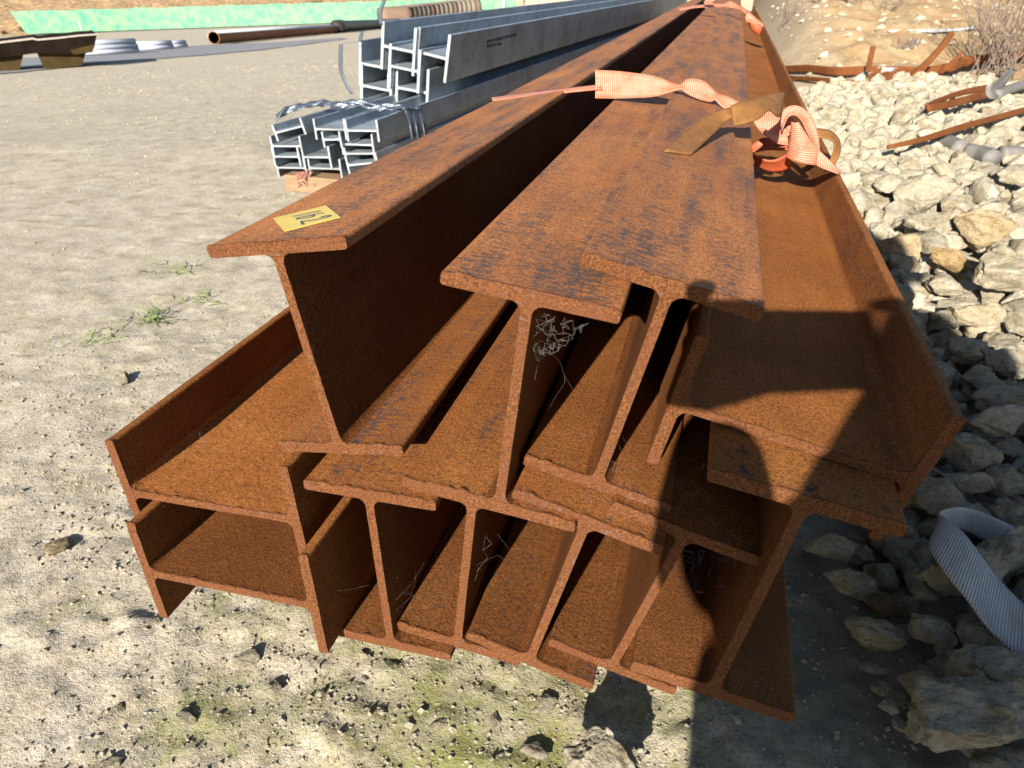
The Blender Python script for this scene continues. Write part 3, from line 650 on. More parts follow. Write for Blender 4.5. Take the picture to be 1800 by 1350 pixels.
# (px, py, width px, height px, yaw in degrees, label)
BIG = [(1653, 1054, 152, 78, -25, 'long pale rock lying directly below the grey webbing loop'), (1610, 1136, 84, 80, 20, 'knobbly upright rock in the shade, left of the two longest shaded rocks'),
 (1705, 1150, 92, 72, -10, 'lumpy shaded rock between the long pale rock under the webbing and the big slanted one'), (1712, 1226, 196, 105, -22, 'big slanted shaded rock just above the largest rock in the bottom right corner'),
 (1640, 1306, 220, 135, -25, 'largest rock, shaded and slanting, at the bottom right corner'), (1551, 1069, 62, 46, 0, 'small mossy brown rock in the shade left of the long pale rock'),
 (1604, 1076, 46, 40, 0, 'small brownish rock touching the left end of the long pale rock'), (1577, 984, 60, 70, 40, 'stubby rock in the shade between the right lower beam tip and the webbing loop'),
 (1488, 1042, 88, 50, 0, 'rock in the dark soil catching a small spot of sunlight, right of the beams'), (1527, 1128, 96, 46, 0, 'half buried shaded rock in the soil below the sunlit spot rock'),
 (1453, 968, 84, 62, 0, 'dark shaded rock right under the cobweb at the right end beam'), (1507, 970, 40, 56, 60, 'narrow shaded rock under the right tip of the lower beam'),
 (1530, 1178, 46, 40, 0, None), (1543, 1212, 36, 34, 0, None), (1571, 1224, 34, 34, 0, None), (1773, 1163, 44, 36, 0, None), (1752, 1010, 116, 76, -30, 'rock held inside the loop of grey webbing'),
 (1068, 1346, 140, 92, 10, 'pale rock alone in the sun at the bottom edge, throwing a round shadow'),
 (1678, 650, 68, 54, 0, None), (1747, 666, 84, 70, 0, None), (1708, 706, 72, 54, -20, None), (1755, 748, 108, 80, 0, 'broad shaded rock to the right of the corner of the lying right beam'),
 (1730, 794, 110, 58, -25, None), (1682, 836, 88, 80, 0, 'rounded grey rock just below the corner of the lying right beam'), (1746, 822, 52, 34, 0, None), (1740, 878, 64, 64, 0, None), (1628, 862, 44, 52, 0, None),
 (1668, 888, 86, 48, 0, None), (1800, 870, 70, 60, 0, None), (1790, 780, 60, 60, 0, None),
 (1670, 412, 66, 58, -20, 'bright white angular rock standing proud in the sun among the upper rubble'), (1610, 346, 48, 36, 0, None), (1738, 522, 106, 70, -10, 'large white sunlit rock at the right, just above the edge of the big shade'),
 (1655, 488, 80, 44, 0, 'orange tinted rock in the sun beside the edge of the lying right beam'), (1640, 532, 70, 50, 0, None), (1780, 334, 66, 54, 0, None), (1620, 430, 76, 42, 0, None), (1711, 438, 96, 48, 0, None),
 (1727, 400, 60, 32, 0, None), (1607, 376, 96, 42, 0, None), (1753, 470, 56, 54, 0, None), (1690, 590, 96, 60, 0, None), (1780, 600, 80, 56, 0, None), (1640, 590, 60, 50, 0, None), (1560, 350, 60, 44, 0, None)]
for i, (px, py, w, h, yaw, lab) in enumerate(BIG):
    g = ground_pt(px, py + h * .25); d = depth_of(g); r = w / 2 * d / F
    soil = px < 1592 and py > 900; r *= (1.0 if w > 180 else 1.15) if py > 700 else 1.08; zc = base_z(g[0], g[1]) + r * .60 + (0 if soil else .030) * (1.0 if lab is None or 'buried' not in lab else .3)
    asp = min(1.0, h / w * 1.25)
    o = put_rock(g[0], g[1], zc, r, i % 14, 5 if w > 120 else 4, lab or COMMON, GR if px > 1200 else None, (random.uniform(-.25, .25), random.uniform(-.25, .25), math.radians(-yaw + (180 if i % 2 else 0))), (1, max(.66, asp), max(.8, asp)))
    if lab and 'orange tinted' in lab: o.data = o.data.copy(); o.data.materials[0] = make_stone('limestone_orange', (.98, .78, .52))
    if lab and 'mossy brown' in lab: o.data = o.data.copy(); o.data.materials[0] = make_stone('limestone_brown', (.62, .52, .33))
# fill the rubble
cand = []
def try_rock(x, y, r, k=.78):
    for (a, b, c) in rocks:
        if (a - x) ** 2 + (b - y) ** 2 < (k * (c + r)) ** 2: return False
    return True
import itertools
far = []
grid = {}
def near_ok(x, y, r, k):
    gx, gy = int(x / .2), int(y / .2)
    for i in (-1, 0, 1):
        for j in (-1, 0, 1):
            for (a, b, c) in grid.get((gx + i, gy + j), ()):
                if (a - x) ** 2 + (b - y) ** 2 < (k * (c + r)) ** 2: return False
    return True
for (a, b, c) in rocks: grid.setdefault((int(a / .2), int(b / .2)), []).append((a, b, c * .55))
fill = []
for rmin, rmax, tries in ((.045, .062, 5200), (.030, .045, 9000), (.018, .030, 26000)):
    for _ in range(tries):
        y = .55 + 5.7 * random.random() ** 1.35; x = .22 + (3.6 - .22) * random.random() ** 1.25
        if x > .35 + .62 * y: continue
        if rock_w(np.array(x), np.array(y)) < random.uniform(.35, .9): continue
        if y < 1.0 and x < .33 and random.random() < .9: continue
        r = random.uniform(rmin, rmax)
        if near_ok(x, y, r, .74 if rmax > .035 else .62): grid.setdefault((int(x / .2), int(y / .2)), []).append((x, y, r)); fill.append((x, y, r))
for rmin, rmax, tries in ((.036, .055, 2500), (.022, .036, 4000), (.010, .022, 9000)):
    for _ in range(tries):
        y = random.uniform(.48, 1.7); x = random.uniform(.22, 1.0)
        if rock_w(np.array(x), np.array(y)) < .3 or (y < .95 and x < .285 + .02 * math.sin(y * 30)): continue
        r = random.uniform(rmin, rmax)
        if near_ok(x, y, r, .74): grid.setdefault((int(x / .2), int(y / .2)), []).append((x, y, r)); fill.append((x, y, r))
top = []
for _ in range(2500):          # a second, loose layer on the near end of the rubble
    y = random.uniform(.47, 1.35); x = random.uniform(.27, .95)
    if x > .40 + .55 * y: continue
    r = random.uniform(.016, .042)
    if all((a - x) ** 2 + (b - y) ** 2 > (.85 * (c + r)) ** 2 for a, b, c in rocks) and all((a - x) ** 2 + (b - y) ** 2 > (.9 * (c + r)) ** 2 for a, b, c in top): top.append((x, y, r))
top = top[:110]
fill.sort(key=lambda f: -(f[2] / math.hypot(f[0], f[1], .7)))
nb = sum(1 for b in BIG if b[0] > 1200)
def fz(x, y, r): return float(base_z(x, y)) + r * .35 + .018 * math.sin(x * 17 + y * 5) * math.sin(y * 13)
for i, (x, y, r) in enumerate(top): put_rock(x, y, float(base_z(x, y)) + .035 + r * .4, r * 1.1, (i * 5 + 3) % 14, 4, COMMON)
nb += len(top)
for i, (x, y, r) in enumerate(fill[:300 - nb]):
    put_rock(x, y, fz(x, y, r), r * 1.12, i % 14, 4 if i < 70 else 3, COMMON)
V_ = []; F_l = []; off = 0
lowV = [rock_shape(v + 1, 2) for v in range(14)]; tinyV = [rock_shape(v + 1, 1) for v in range(14)]
for i, (x, y, r) in enumerate(fill[300 - nb:]):
    P, Fc = (lowV if r > .024 else tinyV)[i % 14] if y < 3.5 or r > .03 else tinyV[i % 14]
    a, b, c = RNG.uniform(0, 6.28), RNG.uniform(-.5, .5), RNG.uniform(-.5, .5)
    Rm = np.array(Matrix.Rotation(a, 3, 'Z') @ Matrix.Rotation(b, 3, 'X') @ Matrix.Rotation(c, 3, 'Y'))
    V_.append(P @ Rm.T * r * 1.15 + np.array([x, y, fz(x, y, r) - .004])); F_l.append(Fc + off); off += len(P)
tag(fast_mesh('rubble', np.vstack(V_), np.vstack(F_l), M['stone_far'], False), 'pale limestone rubble of smaller and farther stones right of the rusty beams', 'rubble', None, 'stuff')

# ------------------------------------------------------------------ gravel on the yard, loose stones, weeds
V_ = []; F_l = []; off = 0
OV = np.array([(1, 0, 0), (-1, 0, 0), (0, 1, 0), (0, -1, 0), (0, 0, 1), (0, 0, -1), (.6, .6, .5), (-.6, .5, .6)], float)
OF = np.array([(4, 0, 6), (4, 6, 2), (0, 2, 6), (4, 2, 7), (4, 7, 1), (7, 2, 1), (4, 1, 3), (4, 3, 0), (5, 2, 0), (5, 1, 2), (5, 3, 1), (5, 0, 3)])
peb = []
for v in range(10): rg_ = np.random.default_rng(90 + v); peb.append((OV * rg_.uniform(.6, 1.15, (8, 1)) * np.array([1, rg_.uniform(.6, 1), rg_.uniform(.5, .8)]), OF))
ph = np.pi
NG = 80000; gd = .42 * np.exp(RNG.uniform(0, 3.35, NG)); ga = RNG.uniform(-72, 12, NG) * ph / 180; gx_ = gd * np.sin(ga); gy_ = gd * np.cos(ga)
gk = RNG.random(NG) < .45 + .5 * vnoise(np.stack([gx_ * 2.2, gy_ * 2.2, 3 + 0 * gx_], 1), 77); gx_, gy_, gd = gx_[gk], gy_[gk], gd[gk]
gr = (.0008 + .0034 * RNG.random(len(gx_)) ** 4.6) * (1 + .30 * gd) * np.where(RNG.random(len(gx_)) < .04, 1.7, 1)
kx_ = np.concatenate([RNG.normal(-.80, .10, 420), RNG.normal(-.70, .14, 380), RNG.normal(-.45, .2, 90)]); ky_ = np.concatenate([RNG.normal(.62, .07, 420), RNG.normal(.80, .14, 380), RNG.normal(.50, .08, 90)])
gx_ = np.concatenate([gx_, kx_]); gy_ = np.concatenate([gy_, ky_]); gr = np.concatenate([gr, .0015 + .0045 * RNG.random(len(kx_)) ** 2.4])
bx_ = RNG.uniform(.6, 9, 2600); by_ = RNG.uniform(5.6, 15, 2600); br_ = .015 + .05 * RNG.random(2600) ** 3
rx_ = RNG.uniform(-.02, .42, 1100); ry_ = RNG.uniform(.42, 1.05, 1100); rr_ = .0012 + .005 * RNG.random(1100) ** 3
gx_ = np.concatenate([gx_, bx_, rx_]); gy_ = np.concatenate([gy_, by_, ry_]); gr = np.concatenate([gr, br_, rr_]); gzz = gz_arr(gx_, gy_) + gr * .02
an_ = RNG.uniform(0, 6.28, len(gx_)); ca_, sa_ = np.cos(an_), np.sin(an_)
for v in range(10):
    P, Fc = peb[v]; sel = np.arange(v, len(gx_), 10); n = len(sel)
    X_ = P[None, :, 0] * ca_[sel, None] - P[None, :, 1] * sa_[sel, None]; Y_ = P[None, :, 0] * sa_[sel, None] + P[None, :, 1] * ca_[sel, None]
    Q = np.stack([X_, Y_, np.broadcast_to(P[None, :, 2], X_.shape)], 2) * gr[sel, None, None] + np.stack([gx_[sel], gy_[sel], gzz[sel]], 1)[:, None, :]
    V_.append(Q.reshape(-1, 3)); F_l.append((Fc[None] + (np.arange(n) * len(P))[:, None, None] + off).reshape(-1, 3)); off += n * len(P)
tag(fast_mesh('gravel', np.vstack(V_), np.vstack(F_l), M['stone_far'], False), 'loose limestone gravel scattered over the pale yard', 'gravel', None, 'stuff')
LS = [(326, 1254, 46, 'small pale stone with a dark shadow at the lower left of the yard'), (205, 1240, 34, 'small stone in the lower left yard, farthest left of the loose ones'), (485, 1200, 40, 'round pale stone on greenish soil below the left lying beams'),
      (190, 1335, 48, 'flat pale stone at the bottom edge on the left'), (480, 815, 0, None), (436, 1150, 60, 'broad flat stone pressed in the soil under the left lying beams'), (98, 960, 54, 'pale stone among gravel at the left edge of the picture'),
      (640, 1185, 18, None), (770, 1270, 40, 'pale lump of stone on mossy ground at bottom centre'), (215, 668, 44, 'flat cream stone on the yard left of the upper lying beam'), (270, 1085, 26, None), (870, 1255, 34, None), (940, 1310, 60, 'broad tan stone half sunk left of the sunlit rock at the bottom'), (960, 1235, 44, None)]
for i, (px, py, w, lab) in enumerate(LS):
    if not w: continue
    g = ground_pt(px, py); r = w / 2 * depth_of(g) / F
    o = bpy.data.objects.new('loose_stone', rock_mesh((i * 3) % 14, 4)); C.objects.link(o); o.location = (g[0], g[1], gz_at(g[0], g[1]) + r * .15); o.scale = (r, r * .9, r * .5); o.rotation_euler = (.1, .1, i * 1.3)
    tag(o, lab or 'little loose stone lying on the bare soil in front of the rusty stack', 'stone', 'loose stones on the yard soil')
for i, (px, py, n, hh_, lab) in enumerate([(262, 556, 26, 60, 'sparse green grass tuft beside a brown pebble on the yard'), (175, 594, 20, 26, 'low flat grass tuft farthest left on the yard'), (312, 470, 14, 50, 'thin grass tuft nearest the sticker beam on the yard'), (345, 520, 16, 40, 'thin grass blades between the tuft and the stack')]):
    g = ground_pt(px, py); s_ = depth_of(g) / F; m_ = MB()
    for _ in range(n):
        bx = g + np.array([random.gauss(0, 22) * s_, random.gauss(0, 14) * s_, 0]); bx[2] = gz_at(bx[0], bx[1]); l = hh_ * s_ * random.uniform(.4, 1.0); d = np.array([random.gauss(0, .9), random.gauss(0, .6), .55]); d /= np.linalg.norm(d)
        m_.tube([bx, bx + d * l * .5, bx + d * l + np.array([0, 0, -l * .2])], [.0012, .0010, .0003], 4)
    tag(m_.build('grass_tuft', M['grass']), lab, 'grass tuft', 'grass tufts on the yard')
g = ground_pt(545, 333); m_ = MB()
for _ in range(14):
    d = np.array([random.gauss(0, .5), random.gauss(-.1, .3), 1]); d /= np.linalg.norm(d); l = random.uniform(.03, .08); m_.tube([g, g + d * l], [.004, .002], 4)
    for q in range(4):
        c = g + d * l * random.uniform(.4, 1); a = RNG.normal(size=3) * .007; b = RNG.normal(size=3) * .007; m_.add([c - a - b, c + a - b, c + a + b, c - a + b], [(0, 1, 2, 3)])
tag(m_.build('weed', plain('reddish_weed', (.16, .07, .055), .8, .4)), 'little reddish weed growing against the pale timber bearer', 'weed')

# ------------------------------------------------------------------ grey webbing on the rocks
gw = empty('webbing_sling'); tag(gw, 'grey webbing sling lying in a loop on the rocks at lower right', 'webbing')
ribbon('band', [at_y(*p) for p in ((1850, 1092, .66), (1800, 1062, .69), (1755, 1018, .715), (1722, 975, .74), (1694, 938, .765), (1664, 912, .79), (1652, 902, .81), (1668, 894, .84), (1700, 893, .865), (1745, 908, .885), (1800, 936, .90), (1850, 962, .90))],
       [at_y(*p) for p in ((1836, 1178, .62), (1795, 1158, .635), (1738, 1106, .655), (1698, 1052, .68), (1660, 1006, .71), (1634, 962, .75), (1648, 934, .80), (1672, 930, .845), (1702, 936, .865), (1745, 962, .875), (1800, 1000, .875), (1850, 1032, .87))], .0025, M['web_grey'], gw, n=90, cols=6)

# ------------------------------------------------------------------ scrap on the bank
def edge_g(top, bot, near=.985):
    """edge pair: the lower edge stands on the ground, the upper edge straight above it"""
    A = []; B = []
    for (tx, ty), (bx, by) in zip(top, bot):
        q = ground_pt(bx, by); n = np.array([q[0], q[1], 0]); n /= np.linalg.norm(n)
        q = CAM + (q - CAM) * near; B.append(q); A.append(at_plane(tx, ty, q, n))
    return A, B
def strip(name, top, bot, mat, parent, t=.008, near=.985, **kw):
    A, B = edge_g(top, bot, near); return ribbon(name, A, B, t, mat, parent, **kw)
s_ = empty('scrap_strip'); tag(s_, 'long rusty steel strip running along the foot of the bank', 'scrap steel', 'rusty scrap on the bank')
strip('strip', [(1372, 116), (1420, 114), (1470, 118), (1520, 116), (1600, 117), (1640, 118)], [(1372, 128), (1420, 128), (1470, 133), (1520, 131), (1600, 128), (1640, 127)], M['rust_dark'], s_)
s_ = empty('scrap_strip'); tag(s_, 'shorter rusty strip lying in front of the long one at the foot of the bank', 'scrap steel', 'rusty scrap on the bank')
strip('strip', [(1388, 133), (1440, 136), (1490, 140), (1515, 143)], [(1388, 140), (1440, 144), (1490, 148), (1515, 147)], M['rust_dark'], s_)
s_ = empty('scrap_angle'); tag(s_, 'rusty angle bar sticking up at a slant from the scrap on the bank', 'scrap steel', 'rusty scrap on the bank')
q = ground_pt(1606, 140); n = np.array([q[0], q[1], 0]); n /= np.linalg.norm(n); q = CAM + (q - CAM) * .98
PL = lambda x, y, f=0: at_plane(x, y, q - n * f, n)
ribbon('leaf', [PL(1598, 134), PL(1630, 104), PL(1655, 76), PL(1670, 54)], [PL(1612, 141), PL(1640, 108), PL(1664, 80), PL(1679, 58)], .01, M['rust_dark'], s_)
ribbon('leaf', [PL(1598, 134, -.08), PL(1630, 104, -.08), PL(1655, 76, -.08), PL(1670, 54, -.08)], [PL(1599, 135), PL(1631, 105), PL(1656, 77), PL(1671, 55)], .01, M['rust_dark'], s_)
s_ = empty('scrap_post'); tag(s_, 'short rusty post standing upright behind the scrap strips', 'scrap steel', 'rusty scrap on the bank')
MB().box(at_plane(1530, 104, q, n), (.035, .02, .17)).build('post', M['rust_dark'], s_)
s_ = empty('scrap_plate'); tag(s_, 'crumpled rusty plate lying to the right of the slanting angle bar', 'scrap steel', 'rusty scrap on the bank')
strip('plate', [(1525, 131), (1580, 124), (1625, 118), (1660, 112), (1695, 104), (1720, 100)], [(1530, 146), (1585, 137), (1625, 134), (1660, 130), (1695, 118), (1722, 110)], M['rust_dark'], s_, wob=.02)
ribbon('torn_edge', [PL(1655, 122), PL(1672, 106), PL(1694, 88)], [PL(1668, 126), PL(1682, 110), PL(1696, 89)], .01, M['rust_dark'], s_)
s_ = empty('scrap_pipe'); tag(s_, 'dark rusty pipe running behind the dry shrub on the bank', 'scrap steel', 'rusty scrap on the bank')
A, B = edge_g([(1690, 104), (1740, 98), (1790, 92), (1850, 84)], [(1690, 112), (1740, 106), (1790, 101), (1850, 92)]); MB().tube(smoothline((np.array(A) + np.array(B)) / 2, 16), .035, 8).build('pipe', M['rust_dark'], s_, True)
s_ = empty('scrap_sheet'); tag(s_, 'pale grey torn sheet caught on the scrap at the foot of the bank', 'sheet')
strip('sheet', [(1512, 130), (1530, 119), (1560, 118), (1590, 121), (1604, 124)], [(1518, 134), (1535, 128), (1560, 129), (1590, 126), (1606, 126)], M['sheet'], s_, wob=.02)
s_ = empty('scrap_sheet'); tag(s_, 'flat grey slab lying on the bank above the slanting angle bar', 'sheet')
strip('sheet', [(1560, 53), (1620, 51), (1680, 50), (1712, 46)], [(1562, 57), (1620, 57), (1680, 55), (1714, 50)], M['sheet'], s_)
s_ = empty('bent_channel'); tag(s_, 'rusty hairpin shaped channel lying on the rubble at the right', 'scrap steel', 'rusty scrap on the bank')
strip('near_leg', [(1628, 184), (1640, 183), (1680, 173), (1720, 163), (1737, 160)], [(1630, 196), (1642, 195), (1682, 187), (1722, 176), (1739, 173)], M['rust_dark'], s_, t=.012, near=.885)
strip('far_leg', [(1627, 183), (1650, 172), (1690, 158), (1722, 151), (1733, 149)], [(1630, 194), (1652, 180), (1692, 168), (1724, 162), (1735, 160)], M['rust_dark'], s_, t=.012, near=.885)
s_ = empty('flat_bar'); tag(s_, 'long rusty flat bar lying across the rubble to the right edge', 'scrap steel', 'rusty scrap on the bank')
strip('bar', [(1560, 255), (1620, 240), (1700, 215), (1760, 199), (1830, 180)], [(1562, 262), (1622, 250), (1702, 226), (1762, 209), (1832, 191)], M['rust_dark'], s_, t=.012, near=.885)
s_ = empty('bent_pipe'); tag(s_, 'weathered pale pipe bent up out of the rubble beside the hairpin channel', 'pipe')
strip('flap', [(1735, 150), (1748, 144), (1764, 131), (1780, 118)], [(1740, 174), (1752, 172), (1764, 152), (1786, 124)], M['pvc'], s_, bow=.2, near=.88)
A, B = edge_g([(1748, 164), (1775, 152), (1805, 143), (1850, 136)], [(1750, 172), (1777, 162), (1807, 153), (1852, 146)], .9); MB().tube(smoothline((np.array(A) + np.array(B)) / 2, 14), .03, 8).build('pipe', M['pvc'], s_, True)
s_ = empty('buried_hose'); tag(s_, 'grey flexible hose half buried between the rocks under the flat bar', 'hose')
for a_ in ([(1645, 248), (1665, 252), (1690, 262)], [(1700, 268), (1725, 272), (1745, 280)], [(1758, 272), (1785, 272), (1830, 280)]):
    P = []
    for x, y in a_: g = ground_pt(x, y); P.append(CAM + (g - CAM) * .945)
    MB().tube(smoothline(P, 12), .036, 12).build('hose_length', M['pvc'], s_, True)
# dry shrub
def shrub(name, px, py, n, h, label, group, mat=M['twig'], seed=1, spread=.5, r0=.0042):
    rg = random.Random(seed); g = ground_pt(px, py); m_ = MB()
    for _ in range(n):
        p = g + np.array([rg.gauss(0, .07), rg.gauss(0, .07), -.02]); d = np.array([rg.gauss(0, spread), rg.gauss(0, spread), 1.0]); d /= np.linalg.norm(d); l = h * rg.uniform(.5, 1.1); pts = [p]
        for k in range(6): d = d + np.array([rg.gauss(0, .10), rg.gauss(0, .10), .02]); d /= np.linalg.norm(d); p = p + d * l / 6; pts.append(p)
        m_.tube(pts, [r0 * (1 - .13 * k) for k in range(7)], 4)
        for k in (2, 3, 3, 4, 4, 5):
            dd = d + np.array([rg.gauss(0, .6), rg.gauss(0, .6), .1]); dd /= np.linalg.norm(dd); ll = l * rg.uniform(.15, .4)
            m_.tube([pts[k], pts[k] + dd * ll * .5 + np.array([0, 0, .01]), pts[k] + dd * ll + np.array([0, 0, .03])], [r0 * .5, r0 * .35, r0 * .15], 3)
    return tag(m_.build(name, mat), label, 'shrub', group)
shrub('dry_shrub', 1752, 124, 46, 1.05, 'bare dry twiggy shrub on the bank at the top right', 'shrubs on the bank', seed=3, spread=.42)
shrub('dry_shrub', 1830, 112, 34, 1.2, 'bare dry shrub cut off by the right edge at the top', 'shrubs on the bank', seed=4, spread=.45)
shrub('dry_shrub', 1385, 38, 12, .35, 'tiny dry shrub on the bank just right of the far end of the rusty stack', 'shrubs on the bank', seed=5)
shrub('dry_shrub', 1590, 85, 16, .18, 'low brown shrub on the bank behind the scrap strips', 'shrubs on the bank', seed=6, spread=1.0)
for i, (px, py) in enumerate([(1503, 8), (1560, 14), (1450, 4)]): shrub('dry_shrub', px, py, 12, .3, 'small dry shrub high on the bank at the top edge', 'shrubs on the bank', seed=10 + i, spread=.9)
tag(MB().hexa([ground_pt(1330, 17) + np.array(v) for v in ((0, 0, 0), (1.1, .1, 0), (1.1, .5, 0), (0, .5, 0), (0, 0, .05), (1.1, .1, .05), (1.1, .5, .05), (0, .5, .05))]).build('flat_sheet', M['pipe_zinc']), 'blue grey sheet lying on the bank right of the far end of the rusty stack', 'sheet')

# ------------------------------------------------------------------ far side of the yard
# a low green corrugated fence
fA = ground_pt(47, 58); fB0 = ground_pt(690, 33)
fd = fB0 - fA; fd[2] = 0; Lf = np.linalg.norm(fd); fd /= Lf; fn = np.array([-fd[1], fd[0], 0])
FH = np.linalg.norm(at_plane(300, 13, ground_pt(300, 51), fn) - ground_pt(300, 51))
fence = empty('green_fence', fA); tag(fence, 'long green painted corrugated fence along the far side of the yard', 'fence')
PW = Lf / 22
for i in range(31):
    a = i * PW; n_ = 60; V = []; Fc = []
    for k in range(n_ + 1):
        s = a + PW * .995 * k / n_; pos = fd * s; b = base_z(fA[0] + pos[0], fA[1] + pos[1]) - fA[2]; w_ = (.007 if (k // 2) % 2 else -.007) * PW
        skew = -.42 * FH * (1 - sstep(0, 3 * PW, s)); jt = .02 * FH * math.sin(i * 2.4)
        for hgt, dd in ((.04, 0), (1.0, 0)):
            for th in (0, .012): V.append(pos + fn * (w_ + th) + fd * (skew * hgt) + np.array([0, 0, b + FH * hgt + (jt if hgt > .5 else 0)]))
    for k in range(n_):
        o = k * 4; Fc += [(o, o + 4, o + 6, o + 2), (o + 1, o + 3, o + 7, o + 5), (o + 2, o + 6, o + 7, o + 3), (o, o + 1, o + 5, o + 4)]
    Fc += [(0, 2, 3, 1), (n_ * 4, n_ * 4 + 1, n_ * 4 + 3, n_ * 4 + 2)]
    mesh_obj('panel', V, Fc, M['fence'], fence)
for i, s in enumerate(np.linspace(PW * 3, Lf * 1.35, 11)):
    pos = fd * s - fn * .12; b = base_z(fA[0] + pos[0], fA[1] + pos[1]) - fA[2]
    mb_ = MB(); mb_.tube([pos + np.array([0, 0, b - .05]) - fn * .35 + fd * .25 * FH, pos + np.array([0, 0, b + FH * .95])], .018, 6); mb_.build('brace', M['zinc_pale'], fence)
tag(MB().tube([ground_pt(146, 62), at_plane(137, 37, ground_pt(146, 62), fn)], .07, 8).build('grey_post', M['zinc_pale'], None, True), 'leaning pale grey post standing behind the dark steel trough', 'post')
# dark grey strip over the ground in front of the pipes
def strip_ground(name, pts_top, pts_bot, mat, dz):
    n = 40; T = smoothline([ground_pt(*p) for p in pts_top], n); B = smoothline([ground_pt(*p) for p in pts_bot], n); V = []; Fc = []
    for i in range(n):
        for k in range(7): p = T[i] * (1 - k / 6) + B[i] * k / 6; V.append((p[0], p[1], gz_at(p[0], p[1]) + dz))
    for i in range(n - 1):
        for k in range(6): Fc.append((i * 7 + k, i * 7 + k + 1, (i + 1) * 7 + k + 1, (i + 1) * 7 + k))
    return tag(mesh_obj(name, V, Fc, mat, None, True), kind='structure')
strip_ground('grey_strip', [(-60, 104), (60, 101), (150, 96), (300, 84), (380, 78), (480, 74), (600, 66)], [(-60, 134), (60, 124), (150, 113), (300, 101), (380, 95), (480, 85), (610, 68)], M['strip_tone'], .012)
# steel trough on legs at the far left
qT = ground_pt(110, 119); nT = np.array([qT[0], qT[1], 0]); nT /= np.linalg.norm(nT); rT = np.array([nT[1], -nT[0], 0])
tr = empty('steel_trough'); tag(tr, 'dark brown steel trough on two ochre legs at the left edge', 'trough')
def slab(pts, depth, name, mat, parent, off=0.0):
    f = [at_plane(x, y, qT + nT * off, nT) for x, y in pts]; b = [p + nT * depth for p in f]; n = len(f)
    return mesh_obj(name, f + b, [tuple(range(n))[::-1], tuple(range(n, 2 * n))] + [(i, (i + 1) % n, n + (i + 1) % n, n + i) for i in range(n)], mat, parent)
slab([(-50, 80), (0, 76), (58, 69), (66, 71), (100, 68), (140, 63), (170, 61), (166, 84), (150, 95), (60, 94), (0, 102), (-50, 106)], 1.2, 'body', M['skip'], tr, .02)
slab([(-50, 77), (0, 73), (58, 66), (66, 68.5), (100, 65.5), (140, 61), (172, 59), (172, 61.5), (140, 64), (100, 68.5), (66, 71.5), (58, 69.5), (0, 76.5), (-50, 80.5)], .04, 'rim', M['skip_rim'], tr, .0)
slab([(-30, 104), (41, 96), (34, 126), (-20, 131)], .9, 'leg', M['skip_leg'], tr, .1)
slab([(66, 95), (151, 92), (144, 115), (78, 122)], .9, 'leg', M['skip_leg'], tr, .1)
slab([(124, 88), (166, 78), (163, 92), (128, 96)], .5, 'bracket', M['skip_leg'], tr, .0)
# bundles of small pipes
def pipe_row(cx, cy, length_px, nrow, rpx, name_lab, group, seed):
    q = ground_pt(cx, cy); d = depth_of(q); r = rpx * d / F; dirv = (ground_pt(cx - length_px, cy + length_px * .055) - q); Ln = np.linalg.norm(dirv); dirv /= Ln; sd_ = np.array([-dirv[1], dirv[0], 0]); sd_ /= np.linalg.norm(sd_)
    if sd_[1] < 0: sd_ = -sd_
    k = 0
    for row in range(nrow):
        for j in range(nrow + 1 - row):
            c = q + sd_ * (j + row * .5) * 2 * r + np.array([0, 0, r + row * 1.74 * r]); V, Fc = [], []
            a = np.array([0, 0, 1.0]); n = 10
            for t in (0, Ln * (1 + .02 * math.sin(k * 5 + seed))):
                for rr in (r * .98, r * .82):
                    for i in range(n): an = 2 * math.pi * i / n; V.append(c + dirv * (t + .05 * math.sin(k * 3.1)) + rr * (math.cos(an) * sd_ + math.sin(an) * a))
            for i in range(n):
                i2 = (i + 1) % n; Fc += [(i, i2, 2 * n + i2, 2 * n + i), (n + i, 3 * n + i, 3 * n + i2, n + i2), (i, n + i, n + i2, i2), (2 * n + i, 2 * n + i2, 3 * n + i2, 3 * n + i)]
            tag(mesh_obj('grey_pipe', V, Fc, M['pipe_zinc'], None, True), name_lab, 'pipe', group); k += 1
pipe_row(246, 93, 130, 3, 4.1, 'grey pipe in the largest pipe bundle between the trough and the big rusty pipe', 'grey pipes in the larger bundle', 1)
pipe_row(306, 86, 60, 2, 3.6, 'grey pipe in the middle short bundle in front of the fence', 'grey pipes in the middle bundle', 2)
pipe_row(330, 83, 42, 2, 3.0, 'thin grey pipe in the smallest bundle nearest the big rusty pipe', 'grey pipes in the smallest bundle', 3)
